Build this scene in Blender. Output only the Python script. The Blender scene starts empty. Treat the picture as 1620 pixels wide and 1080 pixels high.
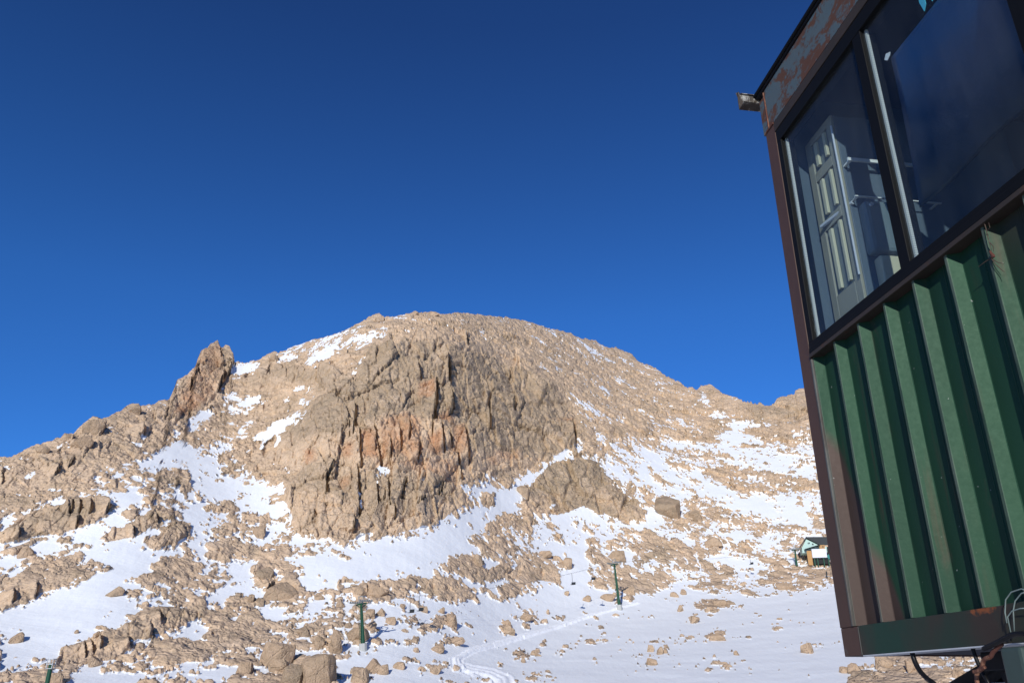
import bpy, bmesh, math, random
import numpy as np
from mathutils import Vector, Matrix, Euler

random.seed(4)
scn = bpy.context.scene
COL = scn.collection
R = math.radians

# ------------------------------------------------------------------ camera
F_PX = 1290.0                       # focal length for a frame 1620 wide
PITCH = math.atan(557 / F_PX)
EYE = 1.6
CP, SP = math.cos(PITCH), math.sin(PITCH)
cam_d = bpy.data.cameras.new('camera')
cam = bpy.data.objects.new('camera', cam_d)
COL.objects.link(cam)
cam.location = (0, 0, EYE)
cam.rotation_euler = (math.pi / 2 + PITCH, 0, 0)
cam_d.sensor_width = 36.0
cam_d.lens = F_PX / 1620 * 36.0
cam_d.clip_start = 0.05
cam_d.clip_end = 20000
scn.camera = cam

def ray(x, y):
    a = (x - 810) / F_PX; b = (540 - y) / F_PX
    return np.array([a, CP - b * SP, SP + b * CP])

def azel(x, y):
    r = ray(x, y)
    return math.degrees(math.atan2(r[0], r[1])), math.degrees(math.atan2(r[2], math.hypot(r[0], r[1])))

def to_px(az, el):
    az = np.radians(az); el = np.radians(el)
    X = np.sin(az) * np.cos(el); Y = np.cos(az) * np.cos(el); Z = np.sin(el)
    zc = Y * CP + Z * SP; yc = -Y * SP + Z * CP
    zc = np.where(zc < 0.05, 0.05, zc)
    return 810 + F_PX * X / zc, 540 - F_PX * yc / zc

# ------------------------------------------------------------------ helpers
def tag(o, label=None, cat=None, group=None, kind=None):
    if label: o['label'] = label
    if cat: o['category'] = cat
    if group: o['group'] = group
    if kind: o['kind'] = kind
    return o

def empty(name, loc=(0, 0, 0), rot=(0, 0, 0)):
    o = bpy.data.objects.new(name, None); COL.objects.link(o)
    o.empty_display_size = 0.2
    o.location = loc; o.rotation_euler = rot
    return o

class MB:
    """collects primitive shapes into one mesh"""
    def __init__(s): s.bm = bmesh.new()
    def box(s, lo, hi, M=None, bev=0.0):
        lo = Vector(lo); hi = Vector(hi)
        t = bmesh.new()
        bmesh.ops.create_cube(t, size=1.0)
        for v in t.verts:
            v.co = Vector(((lo.x + hi.x) / 2 + v.co.x * (hi.x - lo.x), (lo.y + hi.y) / 2 + v.co.y * (hi.y - lo.y), (lo.z + hi.z) / 2 + v.co.z * (hi.z - lo.z)))
        if bev > 0:
            bmesh.ops.bevel(t, geom=list(t.edges), offset=bev, segments=2, affect='EDGES', profile=0.5)
        s._add(t, M); return s
    def prism(s, pts, z0, z1, M=None, bev=0.0):
        t = bmesh.new()
        a = [t.verts.new((p[0], p[1], z0)) for p in pts]; b = [t.verts.new((p[0], p[1], z1)) for p in pts]
        n = len(pts)
        t.faces.new(a[::-1]); t.faces.new(b)
        for i in range(n): t.faces.new((a[i], a[(i + 1) % n], b[(i + 1) % n], b[i]))
        bmesh.ops.recalc_face_normals(t, faces=t.faces)
        if bev > 0: bmesh.ops.bevel(t, geom=list(t.edges), offset=bev, segments=2, affect='EDGES', profile=0.5)
        s._add(t, M); return s
    def tube(s, pts, r, seg=10, M=None, r1=None, cap=True):
        pts = [Vector(p) for p in pts]; t = bmesh.new(); rings = []
        n = len(pts); up = Vector((0, 0, 1))
        prev = None
        for i, p in enumerate(pts):
            d = (pts[min(i + 1, n - 1)] - pts[max(i - 1, 0)]).normalized()
            if prev is None:
                a = d.cross(up if abs(d.dot(up)) < .95 else Vector((1, 0, 0))).normalized()
            else:
                a = (prev - d * prev.dot(d)).normalized()
            prev = a; b = d.cross(a)
            rr = r if r1 is None else r + (r1 - r) * i / max(1, n - 1)
            rings.append([t.verts.new(p + (a * math.cos(2 * math.pi * k / seg) + b * math.sin(2 * math.pi * k / seg)) * rr) for k in range(seg)])
        for i in range(n - 1):
            for k in range(seg):
                t.faces.new((rings[i][k], rings[i][(k + 1) % seg], rings[i + 1][(k + 1) % seg], rings[i + 1][k]))
        if cap:
            t.faces.new(rings[0][::-1]); t.faces.new(rings[-1])
        bmesh.ops.recalc_face_normals(t, faces=t.faces)
        s._add(t, M); return s
    def bar(s, p, q, w, h, M=None):
        """rectangular bar from p to q"""
        p = Vector(p); q = Vector(q); d = (q - p); L = d.length; d.normalize()
        up = Vector((0, 0, 1)) if abs(d.z) < .95 else Vector((0, 1, 0))
        x = d.cross(up).normalized(); z = x.cross(d)
        T = Matrix((( x.x, d.x, z.x, p.x), (x.y, d.y, z.y, p.y), (x.z, d.z, z.z, p.z), (0, 0, 0, 1)))
        return s.box((-w / 2, 0, -h / 2), (w / 2, L, h / 2), T if M is None else M @ T)
    def _add(s, t, M):
        if M is not None: bmesh.ops.transform(t, matrix=M, verts=t.verts)
        me = bpy.data.meshes.new('tmp'); t.to_mesh(me); t.free()
        s.bm.from_mesh(me); bpy.data.meshes.remove(me)
    def build(s, name, mat, parent=None, smooth=False, M=None):
        me = bpy.data.meshes.new(name)
        if M is not None: bmesh.ops.transform(s.bm, matrix=M, verts=s.bm.verts)
        s.bm.to_mesh(me); s.bm.free()
        me.materials.append(mat)
        if smooth:
            for p in me.polygons: p.use_smooth = True
        o = bpy.data.objects.new(name, me); COL.objects.link(o)
        if parent: o.parent = parent
        return o

def children(o): return [c for c in bpy.data.objects if c.parent == o]

# ------------------------------------------------------------------ materials
class NT:
    def __init__(s, name):
        s.m = bpy.data.materials.new(name); s.m.use_nodes = True
        s.t = s.m.node_tree; s.t.nodes.clear()
        s.out = s.n('ShaderNodeOutputMaterial')
    def n(s, typ, **kw):
        nd = s.t.nodes.new(typ)
        for k, v in kw.items(): setattr(nd, k, v)
        return nd
    def l(s, a, b): s.t.links.new(a, b)
    def set(s, sock, v):
        if hasattr(v, 'is_linked') or isinstance(v, bpy.types.NodeSocket): s.l(v, sock)
        else: sock.default_value = v
    def noise(s, co, scale, detail=6, rough=.6, dist=0.0, col=False):
        nd = s.n('ShaderNodeTexNoise'); nd.inputs['Scale'].default_value = scale; nd.inputs['Detail'].default_value = detail
        nd.inputs['Roughness'].default_value = rough; nd.inputs['Distortion'].default_value = dist
        if co is not None: s.l(co, nd.inputs['Vector'])
        return nd.outputs['Color' if col else 'Fac']
    def ramp(s, fac, stops, interp='LINEAR'):
        nd = s.n('ShaderNodeValToRGB'); cr = nd.color_ramp; cr.interpolation = interp
        while len(cr.elements) < len(stops): cr.elements.new(.5)
        for e, (p, c) in zip(cr.elements, stops):
            e.position = p; e.color = (c[0], c[1], c[2], 1) if isinstance(c, (tuple, list)) else (c, c, c, 1)
        s.l(fac, nd.inputs['Fac']); return nd.outputs['Color']
    def mix(s, fac, a, b, mode='MIX'):
        nd = s.n('ShaderNodeMix', data_type='RGBA', blend_type=mode)
        s.set(nd.inputs[0], fac)
        for sock, v in ((nd.inputs[6], a), (nd.inputs[7], b)):
            if isinstance(v, (tuple, list)): sock.default_value = (v[0], v[1], v[2], 1)
            else: s.l(v, sock)
        return nd.outputs[2]
    def math(s, op, a, b=0.0, clamp=False):
        nd = s.n('ShaderNodeMath', operation=op); nd.use_clamp = clamp
        s.set(nd.inputs[0], a); s.set(nd.inputs[1], b); return nd.outputs[0]
    def coord(s, which='Object', scale=None):
        nd = s.n('ShaderNodeTexCoord'); o = nd.outputs[which]
        if scale:
            mp = s.n('ShaderNodeMapping'); mp.inputs['Scale'].default_value = scale; s.l(o, mp.inputs['Vector']); o = mp.outputs[0]
        return o
    def bump(s, h, strength=.3, dist=.01, normal=None):
        nd = s.n('ShaderNodeBump'); nd.inputs['Strength'].default_value = strength; nd.inputs['Distance'].default_value = dist
        s.l(h, nd.inputs['Height'])
        if normal is not None: s.l(normal, nd.inputs['Normal'])
        return nd.outputs[0]
    def bsdf(s, color, rough=.6, metal=0.0, normal=None, spec=.5):
        b = s.n('ShaderNodeBsdfPrincipled')
        if isinstance(color, (tuple, list)): b.inputs['Base Color'].default_value = (*color[:3], 1)
        else: s.l(color, b.inputs['Base Color'])
        s.set(b.inputs['Roughness'], rough); s.set(b.inputs['Metallic'], metal)
        b.inputs['Specular IOR Level'].default_value = spec
        if normal is not None: s.l(normal, b.inputs['Normal'])
        return b.outputs[0]
    def done(s, sh): s.l(sh, s.out.inputs['Surface']); return s.m

def painted(name, c, c2, wear=(.25, .2, .17), wear_at=.62, rough=.45, scale=6.0, bump=.15, streak=(1, 1, .25), metal=0.0, grime=.35):
    """weathered paint: two tones, worn patches, fine grain"""
    m = NT(name); co = m.coord('Object'); cs = m.coord('Object', streak)
    big = m.noise(cs, scale, 5, .6, .3)
    base = m.mix(m.ramp(big, [(.35, 0.0), (.65, 1.0)]), c, c2)
    fine = m.noise(co, scale * 14, 4, .7)
    base = m.mix(m.math('MULTIPLY', fine, grime), base, (c[0] * .45, c[1] * .45, c[2] * .45))
    w = m.math('ADD', m.math('MULTIPLY', m.noise(cs, scale * 1.7, 8, .68, .6), .8), m.math('MULTIPLY', fine, .2))
    wf = m.ramp(w, [(wear_at, 0.0), (wear_at + .05, 1.0)])
    base = m.mix(wf, base, wear)
    bp = m.bump(m.math('ADD', m.math('MULTIPLY', wf, -.6), m.math('MULTIPLY', fine, .4)), bump, .003)
    rg = m.math('ADD', m.math('MULTIPLY', wf, .3), rough, True)
    return m.done(m.bsdf(base, rg, metal, bp, .16))

# ------------------------------------------------------------------ numpy noise
def _h(ix, iy, iz, seed):
    a = (ix.astype(np.int64) * 374761393 + iy.astype(np.int64) * 668265263 + iz * 1274126177 + seed * 974634777) & 0xffffffff
    a = ((a ^ (a >> 13)) * 1274126177) & 0xffffffff
    a = ((a ^ (a >> 16)) * 2246822519) & 0xffffffff
    return (a ^ (a >> 15)) & 0xffffffff

def rnd(ix, iy, seed): return _h(ix, iy, 0, seed).astype(np.float64) / 4294967295.0

def pn2(x, y, seed=0):
    x0 = np.floor(x); y0 = np.floor(y); fx = x - x0; fy = y - y0
    ux = fx * fx * fx * (fx * (fx * 6 - 15) + 10); uy = fy * fy * fy * (fy * (fy * 6 - 15) + 10)
    def g(i, j):
        a = rnd(x0 + i, y0 + j, seed) * 2 * np.pi
        return np.cos(a) * (fx - i) + np.sin(a) * (fy - j)
    a = g(0, 0) * (1 - ux) + g(1, 0) * ux; b = g(0, 1) * (1 - ux) + g(1, 1) * ux
    return (a * (1 - uy) + b * uy) * 1.5

def fbm(x, y, octv=4, seed=0, gain=.5, lac=2.03):
    s = 0; a = 1.0; tot = 0
    for k in range(octv):
        s = s + a * pn2(x + 17.3 * k, y - 9.1 * k, seed + k); tot += a
        x = x * lac; y = y * lac; a *= gain
    return s / tot

def worley(x, y, seed=0, jit=.9):
    x0 = np.floor(x); y0 = np.floor(y)
    F1 = np.full(x.shape, 9.0); F2 = np.full(x.shape, 9.0); cx = np.zeros_like(x); cy = np.zeros_like(x); dx = np.zeros_like(x); dy = np.zeros_like(x)
    for i in (-1, 0, 1):
        for j in (-1, 0, 1):
            a = x0 + i; b = y0 + j
            ex = x - (a + .5 + jit * (rnd(a, b, seed) - .5)); ey = y - (b + .5 + jit * (rnd(a, b, seed + 71) - .5))
            d = np.sqrt(ex * ex + ey * ey)
            nr = d < F1
            F2 = np.where(nr, F1, np.minimum(F2, d))
            cx = np.where(nr, a, cx); cy = np.where(nr, b, cy); dx = np.where(nr, ex, dx); dy = np.where(nr, ey, dy)
            F1 = np.where(nr, d, F1)
    return F1, F2, cx, cy, dx, dy

def smooth(a, lo, hi):
    t = np.clip((a - lo) / (hi - lo), 0, 1); return t * t * (3 - 2 * t)

def gblur(a, s0, s1):
    def one(a, s, ax):
        if s <= 0: return a
        n = int(3 * s + 1); k = np.exp(-.5 * (np.arange(-n, n + 1) / s) ** 2); k /= k.sum()
        pad = [(0, 0), (0, 0)]; pad[ax] = (n, n)
        b = np.pad(a, pad, mode='edge'); out = np.zeros_like(a)
        for i, w in enumerate(k):
            sl = [slice(None), slice(None)]; sl[ax] = slice(i, i + a.shape[ax]); out += w * b[tuple(sl)]
        return out
    return one(one(a, s0, 0), s1, 1)

# ------------------------------------------------------------------ maps of the mountain face, surveyed in 1620 x 1080 view units
GX0, GY0, GS = -240, 440, 2.0
GW, GH = 1060, 340
gx = GX0 + GS * (np.arange(GW) + .5); gy = GY0 + GS * (np.arange(GH) + .5)

def fill(arr, pts, val):
    pts = np.array(pts, float)
    x0 = max(int((pts[:, 0].min() - GX0) / GS) - 1, 0); x1 = min(int((pts[:, 0].max() - GX0) / GS) + 2, GW)
    y0 = max(int((pts[:, 1].min() - GY0) / GS) - 1, 0); y1 = min(int((pts[:, 1].max() - GY0) / GS) + 2, GH)
    if x1 <= x0 or y1 <= y0: return
    X, Y = np.meshgrid(gx[x0:x1], gy[y0:y1]); ins = np.zeros(X.shape, bool)
    n = len(pts)
    for i in range(n):
        ax, ay = pts[i]; bx, by = pts[(i + 1) % n]
        if ay == by: continue
        c = ((ay > Y) != (by > Y)) & (X < (bx - ax) * (Y - ay) / (by - ay) + ax)
        ins ^= c
    sub = arr[y0:y1, x0:x1]; sub[ins] = val

def samp(arr, px, py):
    u = np.clip((px - GX0) / GS - .5, 0, GW - 1.001); v = np.clip((py - GY0) / GS - .5, 0, GH - 1.001)
    i = u.astype(int); j = v.astype(int); fu = u - i; fv = v - j
    return (arr[j, i] * (1 - fu) + arr[j, i + 1] * fu) * (1 - fv) + (arr[j + 1, i] * (1 - fu) + arr[j + 1, i + 1] * fu) * fv

def Z(ox, oy, s, flat):
    return [(ox + flat[k] / s, oy + flat[k + 1] / s) for k in range(0, len(flat), 2)]
q = 4.909
TILES = dict(A=(0, 680, q), B=(0, 860, q), C=(300, 860, q), D=(300, 660, q), E=(600, 860, q), F=(600, 660, q), G=(900, 660, q), H=(1020, 860, q),
             U1=(0, 460, 3.), U3=(400, 460, 3.), U5=(800, 460, 3.), P=(0, 0, 1.))
SKY = [(-240, 800), (-100, 762), (0, 723), (20, 721), (57, 703), (95, 693), (101, 686), (117, 684), (127, 673), (147, 659), (157, 660), (167, 662), (187, 652), (200, 642),
       (210, 637), (220, 643), (240, 638), (267, 632), (272, 623), (280, 602), (297, 592), (308, 583), (313, 568), (318, 555), (328, 550), (333, 543), (345, 537),
       (350, 548), (363, 549), (368, 560), (371, 571), (380, 575), (400, 572), (417, 565), (427, 558), (440, 559), (467, 548), (493, 538), (507, 535), (533, 527),
       (550, 520), (577, 507), (590, 500), (599, 496), (607, 502), (627, 500), (645, 496), (657, 492), (663, 496), (683, 492), (693, 497), (717, 495), (733, 495), (760, 498),
       (800, 502), (833, 508), (867, 518), (900, 526), (913, 532), (927, 536), (943, 538), (950, 545), (973, 550), (993, 557), (1010, 570), (1027, 578), (1053, 593),
       (1087, 612), (1105, 618), (1110, 612), (1123, 610), (1133, 615), (1150, 627), (1167, 632), (1200, 637), (1213, 643), (1225, 642), (1230, 630), (1240, 628),
       (1257, 622), (1267, 618), (1277, 620), (1330, 606), (1450, 590), (1620, 585), (1800, 620)]
# (tile, snow share 0..1, outline) painted in order
SNOW = [
 ('P', .50, [-240, 900, 0, 835, 100, 780, 190, 735, 300, 690, 400, 735, 445, 790, 475, 830, 530, 855, 570, 866, 660, 830, 740, 790, 760, 740, 830, 760, 900, 690, 1000, 690, 1100, 640, 1300, 700, 1900, 720, 1900, 1120, -240, 1120]),
 ('P', .10, [800, 500, 900, 520, 1100, 620, 1240, 640, 1280, 700, 1100, 700, 1000, 690, 930, 640, 880, 560]),
 # --- upper left
 ('U1', .5, [1320, 300, 1400, 268, 1480, 240, 1620, 195, 1620, 250, 1560, 320, 1500, 370, 1460, 345, 1500, 300, 1400, 320, 1340, 330]),
 ('U3', .55, [120, 320, 250, 250, 520, 165, 480, 200, 400, 255, 380, 300, 290, 370, 250, 345, 300, 290, 200, 310, 140, 330]),
 ('U3', .95, [262, 335, 330, 285, 420, 215, 500, 175, 525, 175, 470, 215, 400, 262, 385, 300, 320, 352, 285, 372]),
 ('U3', .9, [125, 318, 210, 300, 180, 322, 140, 332]),
 ('U3', .9, [300, 238, 350, 222, 390, 215, 330, 250]),
 ('U3', .4, [400, 250, 520, 165, 680, 135, 640, 200, 560, 260, 470, 290]),
 ('U3', .9, [480, 365, 530, 310, 545, 320, 510, 375]),
 ('U1', .93, [1110, 345, 1230, 335, 1220, 370, 1130, 410, 1090, 400]),
 ('U1', .95, [1050, 500, 1130, 470, 1130, 480, 1070, 520]),
 ('U1', .95, [1020, 580, 1110, 545, 1180, 500, 1240, 495, 1245, 525, 1200, 550, 1100, 570, 1040, 590]),
 ('U1', .95, [870, 640, 920, 605, 960, 570, 1030, 545, 1020, 575, 960, 620, 930, 660, 880, 690, 900, 650]),
 ('U1', .95, [815, 680, 890, 650, 880, 665, 820, 695]),
 ('U1', .97, [1190, 690, 1280, 645, 1370, 600, 1440, 570, 1430, 600, 1370, 650, 1300, 700, 1240, 755, 1220, 745, 1250, 705, 1200, 710]),
 ('U1', .95, [1290, 735, 1340, 690, 1330, 720, 1300, 755]),
 ('U1', .97, [1380, 470, 1470, 450, 1470, 465, 1390, 485]),
 ('U1', .95, [1420, 520, 1455, 508, 1465, 530, 1430, 540]),
 ('U1', .85, [1100, 690, 1140, 660, 1250, 600, 1200, 640, 1130, 690]),
 ('U1', .95, [600, 730, 680, 690, 710, 690, 690, 720, 650, 760, 640, 735]),
 ('U1', .95, [260, 740, 310, 725, 340, 745, 300, 755]),
 ('U1', .95, [330, 775, 390, 755, 340, 785]),
 ('U1', .95, [100, 890, 170, 850, 175, 865, 140, 900]),
 # --- tile A
 ('A', .9, [410, 500, 470, 450, 515, 425, 500, 460, 430, 505]),
 ('A', .92, [0, 690, 120, 650, 300, 590, 400, 545, 500, 500, 510, 530, 480, 610, 440, 640, 400, 620, 350, 650, 330, 610, 210, 680, 110, 730, 50, 790, 0, 800]),
 ('A', .9, [0, 910, 110, 870, 280, 830, 420, 810, 580, 790, 640, 765, 770, 715, 850, 650, 930, 620, 1000, 630, 900, 690, 990, 700, 1060, 690, 1000, 730, 870, 780, 740, 850, 720, 870, 870, 870, 1050, 840,
   1180, 790, 1240, 740, 1330, 700, 1450, 690, 1200, 800, 1100, 860, 1150, 920, 1240, 950, 1400, 920, 1480, 940, 1250, 1000, 1220, 1080, 880, 1080, 870, 1040, 700, 1010, 640, 960, 650, 870, 500, 890,
   420, 960, 330, 980, 250, 990, 160, 1010, 150, 1080, 0, 1080, 0, 1020, 130, 980, 130, 940, 90, 910]),
 ('A', .76, [900, 340, 1180, 230, 1400, 90, 1420, 140, 1620, 140, 1620, 600, 1450, 690, 1330, 620, 1080, 640, 950, 620, 880, 500, 1000, 470, 900, 390]),
 ('A', .95, [1200, 210, 1400, 85, 1430, 140, 1620, 130, 1620, 260, 1500, 280, 1400, 230, 1250, 230]),
 ('A', .93, [880, 500, 1010, 460, 1060, 360, 1180, 380, 1060, 500, 1100, 560, 1000, 620, 930, 610]),
 ('A', .15, [1150, 370, 1230, 310, 1400, 290, 1500, 330, 1530, 370, 1390, 400, 1280, 410]),
 ('A', .1, [1500, 200, 1570, 170, 1590, 220, 1510, 230]),
 ('A', .1, [1080, 500, 1130, 460, 1160, 420, 1200, 430, 1170, 480]),
 ('A', .1, [1110, 545, 1180, 505, 1330, 520, 1310, 560, 1180, 570]),
 ('A', .1, [950, 350, 1010, 305, 1080, 330, 1000, 370]),
 ('A', .22, [560, 450, 740, 370, 880, 350, 900, 390, 1000, 440, 980, 480, 850, 500, 700, 510, 540, 520]),
 ('A', .05, [480, 610, 530, 530, 700, 520, 840, 520, 870, 580, 900, 600, 830, 650, 760, 720, 640, 760, 560, 790, 400, 810, 250, 830, 110, 870, 0, 900, 0, 800, 60, 790, 130, 720, 300, 660]),
 ('A', .1, [900, 690, 960, 640, 1080, 650, 1000, 700]),
 ('A', .02, [725, 860, 870, 780, 1000, 740, 1060, 690, 1180, 640, 1430, 640, 1400, 680, 1240, 710, 1150, 770, 1050, 830, 880, 870]),
 ('A', .04, [1110, 860, 1240, 820, 1260, 770, 1350, 710, 1460, 720, 1520, 780, 1450, 830, 1350, 900, 1250, 920, 1140, 910]),
 ('A', .05, [1380, 910, 1450, 850, 1540, 850, 1530, 890, 1450, 915]),
 ('A', .15, [1370, 590, 1440, 570, 1530, 590, 1450, 640]),
 # --- tile D
 ('D', .9, [0, 20, 80, 20, 90, 60, 0, 110]),
 ('D', .92, [410, 80, 470, 30, 560, 15, 480, 60, 430, 80]),
 ('D', .92, [340, 150, 370, 110, 400, 130, 370, 150]),
 ('D', .97, [470, 170, 530, 110, 690, 30, 760, 0, 820, 0, 760, 90, 640, 120, 560, 250, 520, 240, 580, 170]),
 ('D', .92, [640, 250, 690, 130, 710, 150, 730, 190, 660, 240]),
 ('D', .89, [0, 240, 200, 195, 370, 200, 300, 260, 230, 310, 220, 380, 260, 430, 420, 450, 510, 440, 540, 510, 600, 550, 750, 530, 740, 600, 640, 600, 560, 590, 380, 560, 370, 600, 440, 680,
   580, 680, 720, 690, 740, 740, 700, 790, 480, 760, 350, 680, 280, 640, 100, 680, 60, 740, 0, 720]),
 ('D', .75, [0, 740, 100, 740, 240, 800, 150, 860, 0, 910]),
 ('D', .35, [390, 590, 600, 590, 720, 630, 700, 690, 450, 680]),
 ('D', .05, [30, 290, 100, 270, 120, 320, 40, 330]),
 ('D', .15, [100, 740, 150, 670, 350, 660, 330, 720, 200, 740]),
 ('D', .4, [0, 900, 150, 850, 400, 830, 500, 770, 700, 800, 700, 950, 1000, 1000, 1230, 990, 1280, 1080, 0, 1080]),
 ('D', .88, [80, 940, 220, 940, 230, 1020, 0, 1080, 0, 1010]),
 ('D', .92, [390, 960, 560, 950, 590, 970, 430, 995]),
 ('D', .92, [580, 890, 640, 890, 720, 940, 640, 940]),
 ('D', .8, [700, 980, 900, 950, 990, 940, 1020, 1000, 1230, 990, 1280, 1040, 1100, 1070, 900, 1050, 750, 1030]),
 ('D', .85, [1050, 70, 1080, 20, 1110, 50, 1080, 90]),
 ('D', .88, [890, 190, 940, 120, 960, 160, 930, 190]),
 ('D', .95, [600, 380, 700, 355, 640, 385]),
 ('D', .98, [1360, 430, 1420, 420, 1500, 375, 1520, 410, 1560, 430, 1550, 470, 1500, 480, 1480, 520, 1420, 490, 1430, 440]),
 ('D', .85, [380, 370, 460, 330, 440, 370, 400, 390]),
 ('D', .96, [850, 650, 940, 650, 930, 670, 870, 670]),
 ('D', .9, [970, 640, 1140, 615, 1050, 655]),
 ('D', .98, [1298, 560, 1330, 560, 1335, 700, 1308, 725]),
 ('D', .95, [1310, 740, 1350, 790, 1320, 810]),
 ('D', .97, [1260, 970, 1330, 900, 1490, 895, 1400, 930, 1290, 970]),
 ('D', .8, [1000, 780, 1040, 760, 1020, 820]),
 ('D', .95, [1450, 1010, 1620, 970, 1620, 1080, 1470, 1080]),
 # --- tile B
 ('B', .3, [170, 150, 280, 90, 450, 90, 560, 120, 700, 130, 830, 150, 870, 190, 700, 230, 560, 260, 330, 280, 240, 250]),
 ('B', .3, [0, 130, 0, 100, 80, 75, 130, 90, 60, 120]),
 ('B', .96, [0, 560, 60, 520, 200, 470, 330, 390, 430, 340, 600, 320, 800, 230, 880, 190, 1050, 60, 1200, 50, 1300, 60, 1240, 130, 1150, 220, 950, 310, 1000, 330, 960, 380, 1000, 450, 980, 490, 1100, 480, 950, 590,
   1050, 590, 950, 640, 780, 690, 660, 750, 480, 820, 450, 890, 300, 960, 0, 1010]),
 ('B', .88, [0, 560, 60, 520, 200, 470, 330, 390, 400, 400, 300, 560, 200, 700, 60, 800, 0, 800]),
 ('B', .06, [0, 560, 0, 400, 110, 330, 130, 250, 200, 190, 260, 240, 230, 320, 300, 310, 400, 300, 450, 280, 560, 290, 580, 320, 500, 340, 420, 350, 330, 390, 250, 430, 200, 470, 60, 520]),
 ('B', .27, [950, 310, 1150, 230, 1240, 140, 1350, 120, 1620, 60, 1620, 430, 1590, 500, 1480, 520, 1200, 470, 980, 490, 1050, 420, 970, 380]),
 ('B', .04, [950, 590, 1180, 490, 1480, 500, 1600, 500, 1600, 580, 1450, 600, 1400, 660, 1200, 690, 1170, 640, 1080, 600]),
 ('B', .35, [1620, 600, 1300, 690, 1200, 700, 1000, 830, 1050, 900, 900, 960, 1000, 1020, 1200, 960, 1500, 900, 1620, 870]),
 ('B', .04, [460, 960, 470, 850, 560, 800, 650, 760, 740, 740, 800, 690, 900, 680, 980, 620, 1150, 630, 1180, 740, 1000, 750, 1000, 830, 900, 900, 800, 900, 650, 930, 560, 960]),
 ('B', .15, [-900, 1200, -900, 1060, 0, 1030, 180, 970, 300, 960, 400, 920, 470, 960, 580, 970, 540, 1040, 480, 1080, 400, 1200]),
 ('B', .96, [510, 1080, 600, 960, 700, 950, 800, 1000, 1000, 1020, 1300, 1000, 1620, 980, 1620, 1030, 1300, 1050, 1150, 1080, 1000, 1150, 500, 1150]),
 ('B', .92, [640, 915, 770, 840, 790, 860, 700, 890]),
 # --- tile C
 ('C', .40, [0, 0, 700, 0, 880, 210, 780, 240, 820, 330, 1200, 400, 1200, 800, 900, 760, 0, 900]),
 ('C', .92, [320, 150, 540, 150, 520, 260, 420, 280, 210, 260]),
 ('C', .8, [0, 40, 110, 10, 380, 40, 290, 90, 100, 80]),
 ('C', .9, [50, 220, 130, 190, 180, 210, 120, 235]),
 ('C', .85, [120, 460, 140, 420, 220, 360, 420, 330, 540, 370, 700, 430, 880, 450, 1000, 430, 1200, 390, 1250, 440, 1000, 480, 700, 460, 560, 460, 400, 410]),
 ('C', .86, [420, 560, 720, 490, 820, 550, 700, 570, 740, 640, 620, 640, 560, 570]),
 ('C', .82, [0, 640, 250, 590, 350, 570, 380, 590, 250, 640, 100, 680, 0, 690]),
 ('C', .78, [500, 730, 600, 690, 850, 700, 750, 770, 560, 760]),
 ('C', .88, [150, 870, 380, 810, 470, 760, 560, 830, 420, 870, 280, 890]),
 ('C', .85, [950, 690, 1080, 670, 1090, 690, 950, 710]),
 ('C', .94, [700, 100, 900, 80, 1160, 100, 1240, 120, 1460, 90, 1470, 40, 1620, 20, 1620, 240, 1500, 240, 1400, 270, 1200, 280, 1100, 340, 900, 370, 830, 330, 860, 260, 880, 210, 760, 150]),
 ('C', .02, [600, 280, 700, 280, 830, 340, 840, 390, 770, 415, 620, 370, 540, 290, 500, 240, 590, 170, 660, 200]),
 ('C', .45, [900, 390, 1250, 380, 1540, 400, 1620, 330, 1620, 480, 1480, 480, 1350, 440, 1200, 440]),
 ('C', .02, [1270, 350, 1400, 320, 1530, 330, 1540, 390, 1380, 400, 1270, 380]),
 ('C', .78, [1200, 440, 1480, 480, 1620, 500, 1620, 760, 1400, 800, 1200, 700]),
 ('C', .2, [40, 980, 140, 880, 450, 850, 560, 830, 480, 920, 200, 960]),
 ('C', .95, [0, 1000, 200, 970, 360, 950, 340, 1010, 200, 1030, 0, 1040]),
 ('C', .96, [1200, 880, 1500, 870, 1620, 820, 1620, 920, 1470, 920, 1330, 950, 1260, 1000, 1210, 1030, 1130, 980, 1100, 920]),
 ('C', .97, [1130, 1080, 1240, 1040, 1420, 1010, 1620, 1000, 1620, 1150, 1130, 1150]),
 ('C', .01, [-120, 1045, 300, 1030, 700, 1000, 1100, 1040, 1100, 1100, 1000, 1160, -120, 1160]),
 # --- tile F
 ('F', .95, [590, 510, 690, 535, 820, 510, 920, 540, 1000, 545, 1060, 510, 1060, 470, 1150, 430, 1200, 430, 1310, 380, 1390, 340, 1330, 330, 1470, 270, 1470, 290, 1390, 350, 1290, 400, 1290, 470, 1240, 460, 1170, 510, 1120, 520,
   1070, 590, 1160, 620, 1080, 660, 1110, 730, 1180, 770, 1340, 770, 1450, 730, 1600, 680, 1620, 760, 1620, 1080, 1200, 1000, 1280, 860, 1100, 740, 970, 730, 930, 790, 760, 880, 690, 970, 700, 1080, 0, 1080, 0, 1010, 180, 960,
   320, 930, 450, 850, 620, 770, 750, 700, 770, 650, 690, 580]),
 ('F', .88, [1200, 780, 1620, 740, 1620, 1080, 1180, 1080]),
 ('F', .04, [850, 510, 900, 475, 1060, 490, 1040, 530, 950, 548]),
 ('F', .1, [790, 600, 890, 575, 900, 610, 850, 680, 790, 680, 830, 630]),
 ('F', .24, [960, 740, 1060, 750, 1170, 820, 1240, 870, 1150, 940, 1060, 1000, 1160, 1010, 1000, 1060, 850, 1060, 730, 1000, 690, 960, 880, 880, 940, 830]),
 ('F', .9, [880, 900, 1020, 880, 1000, 905, 900, 920]),
 ('F', .98, [0, 370, 50, 380, 85, 410, 85, 470, 0, 500]),
 ('F', .98, [300, 520, 350, 440, 380, 480, 330, 520]),
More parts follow.
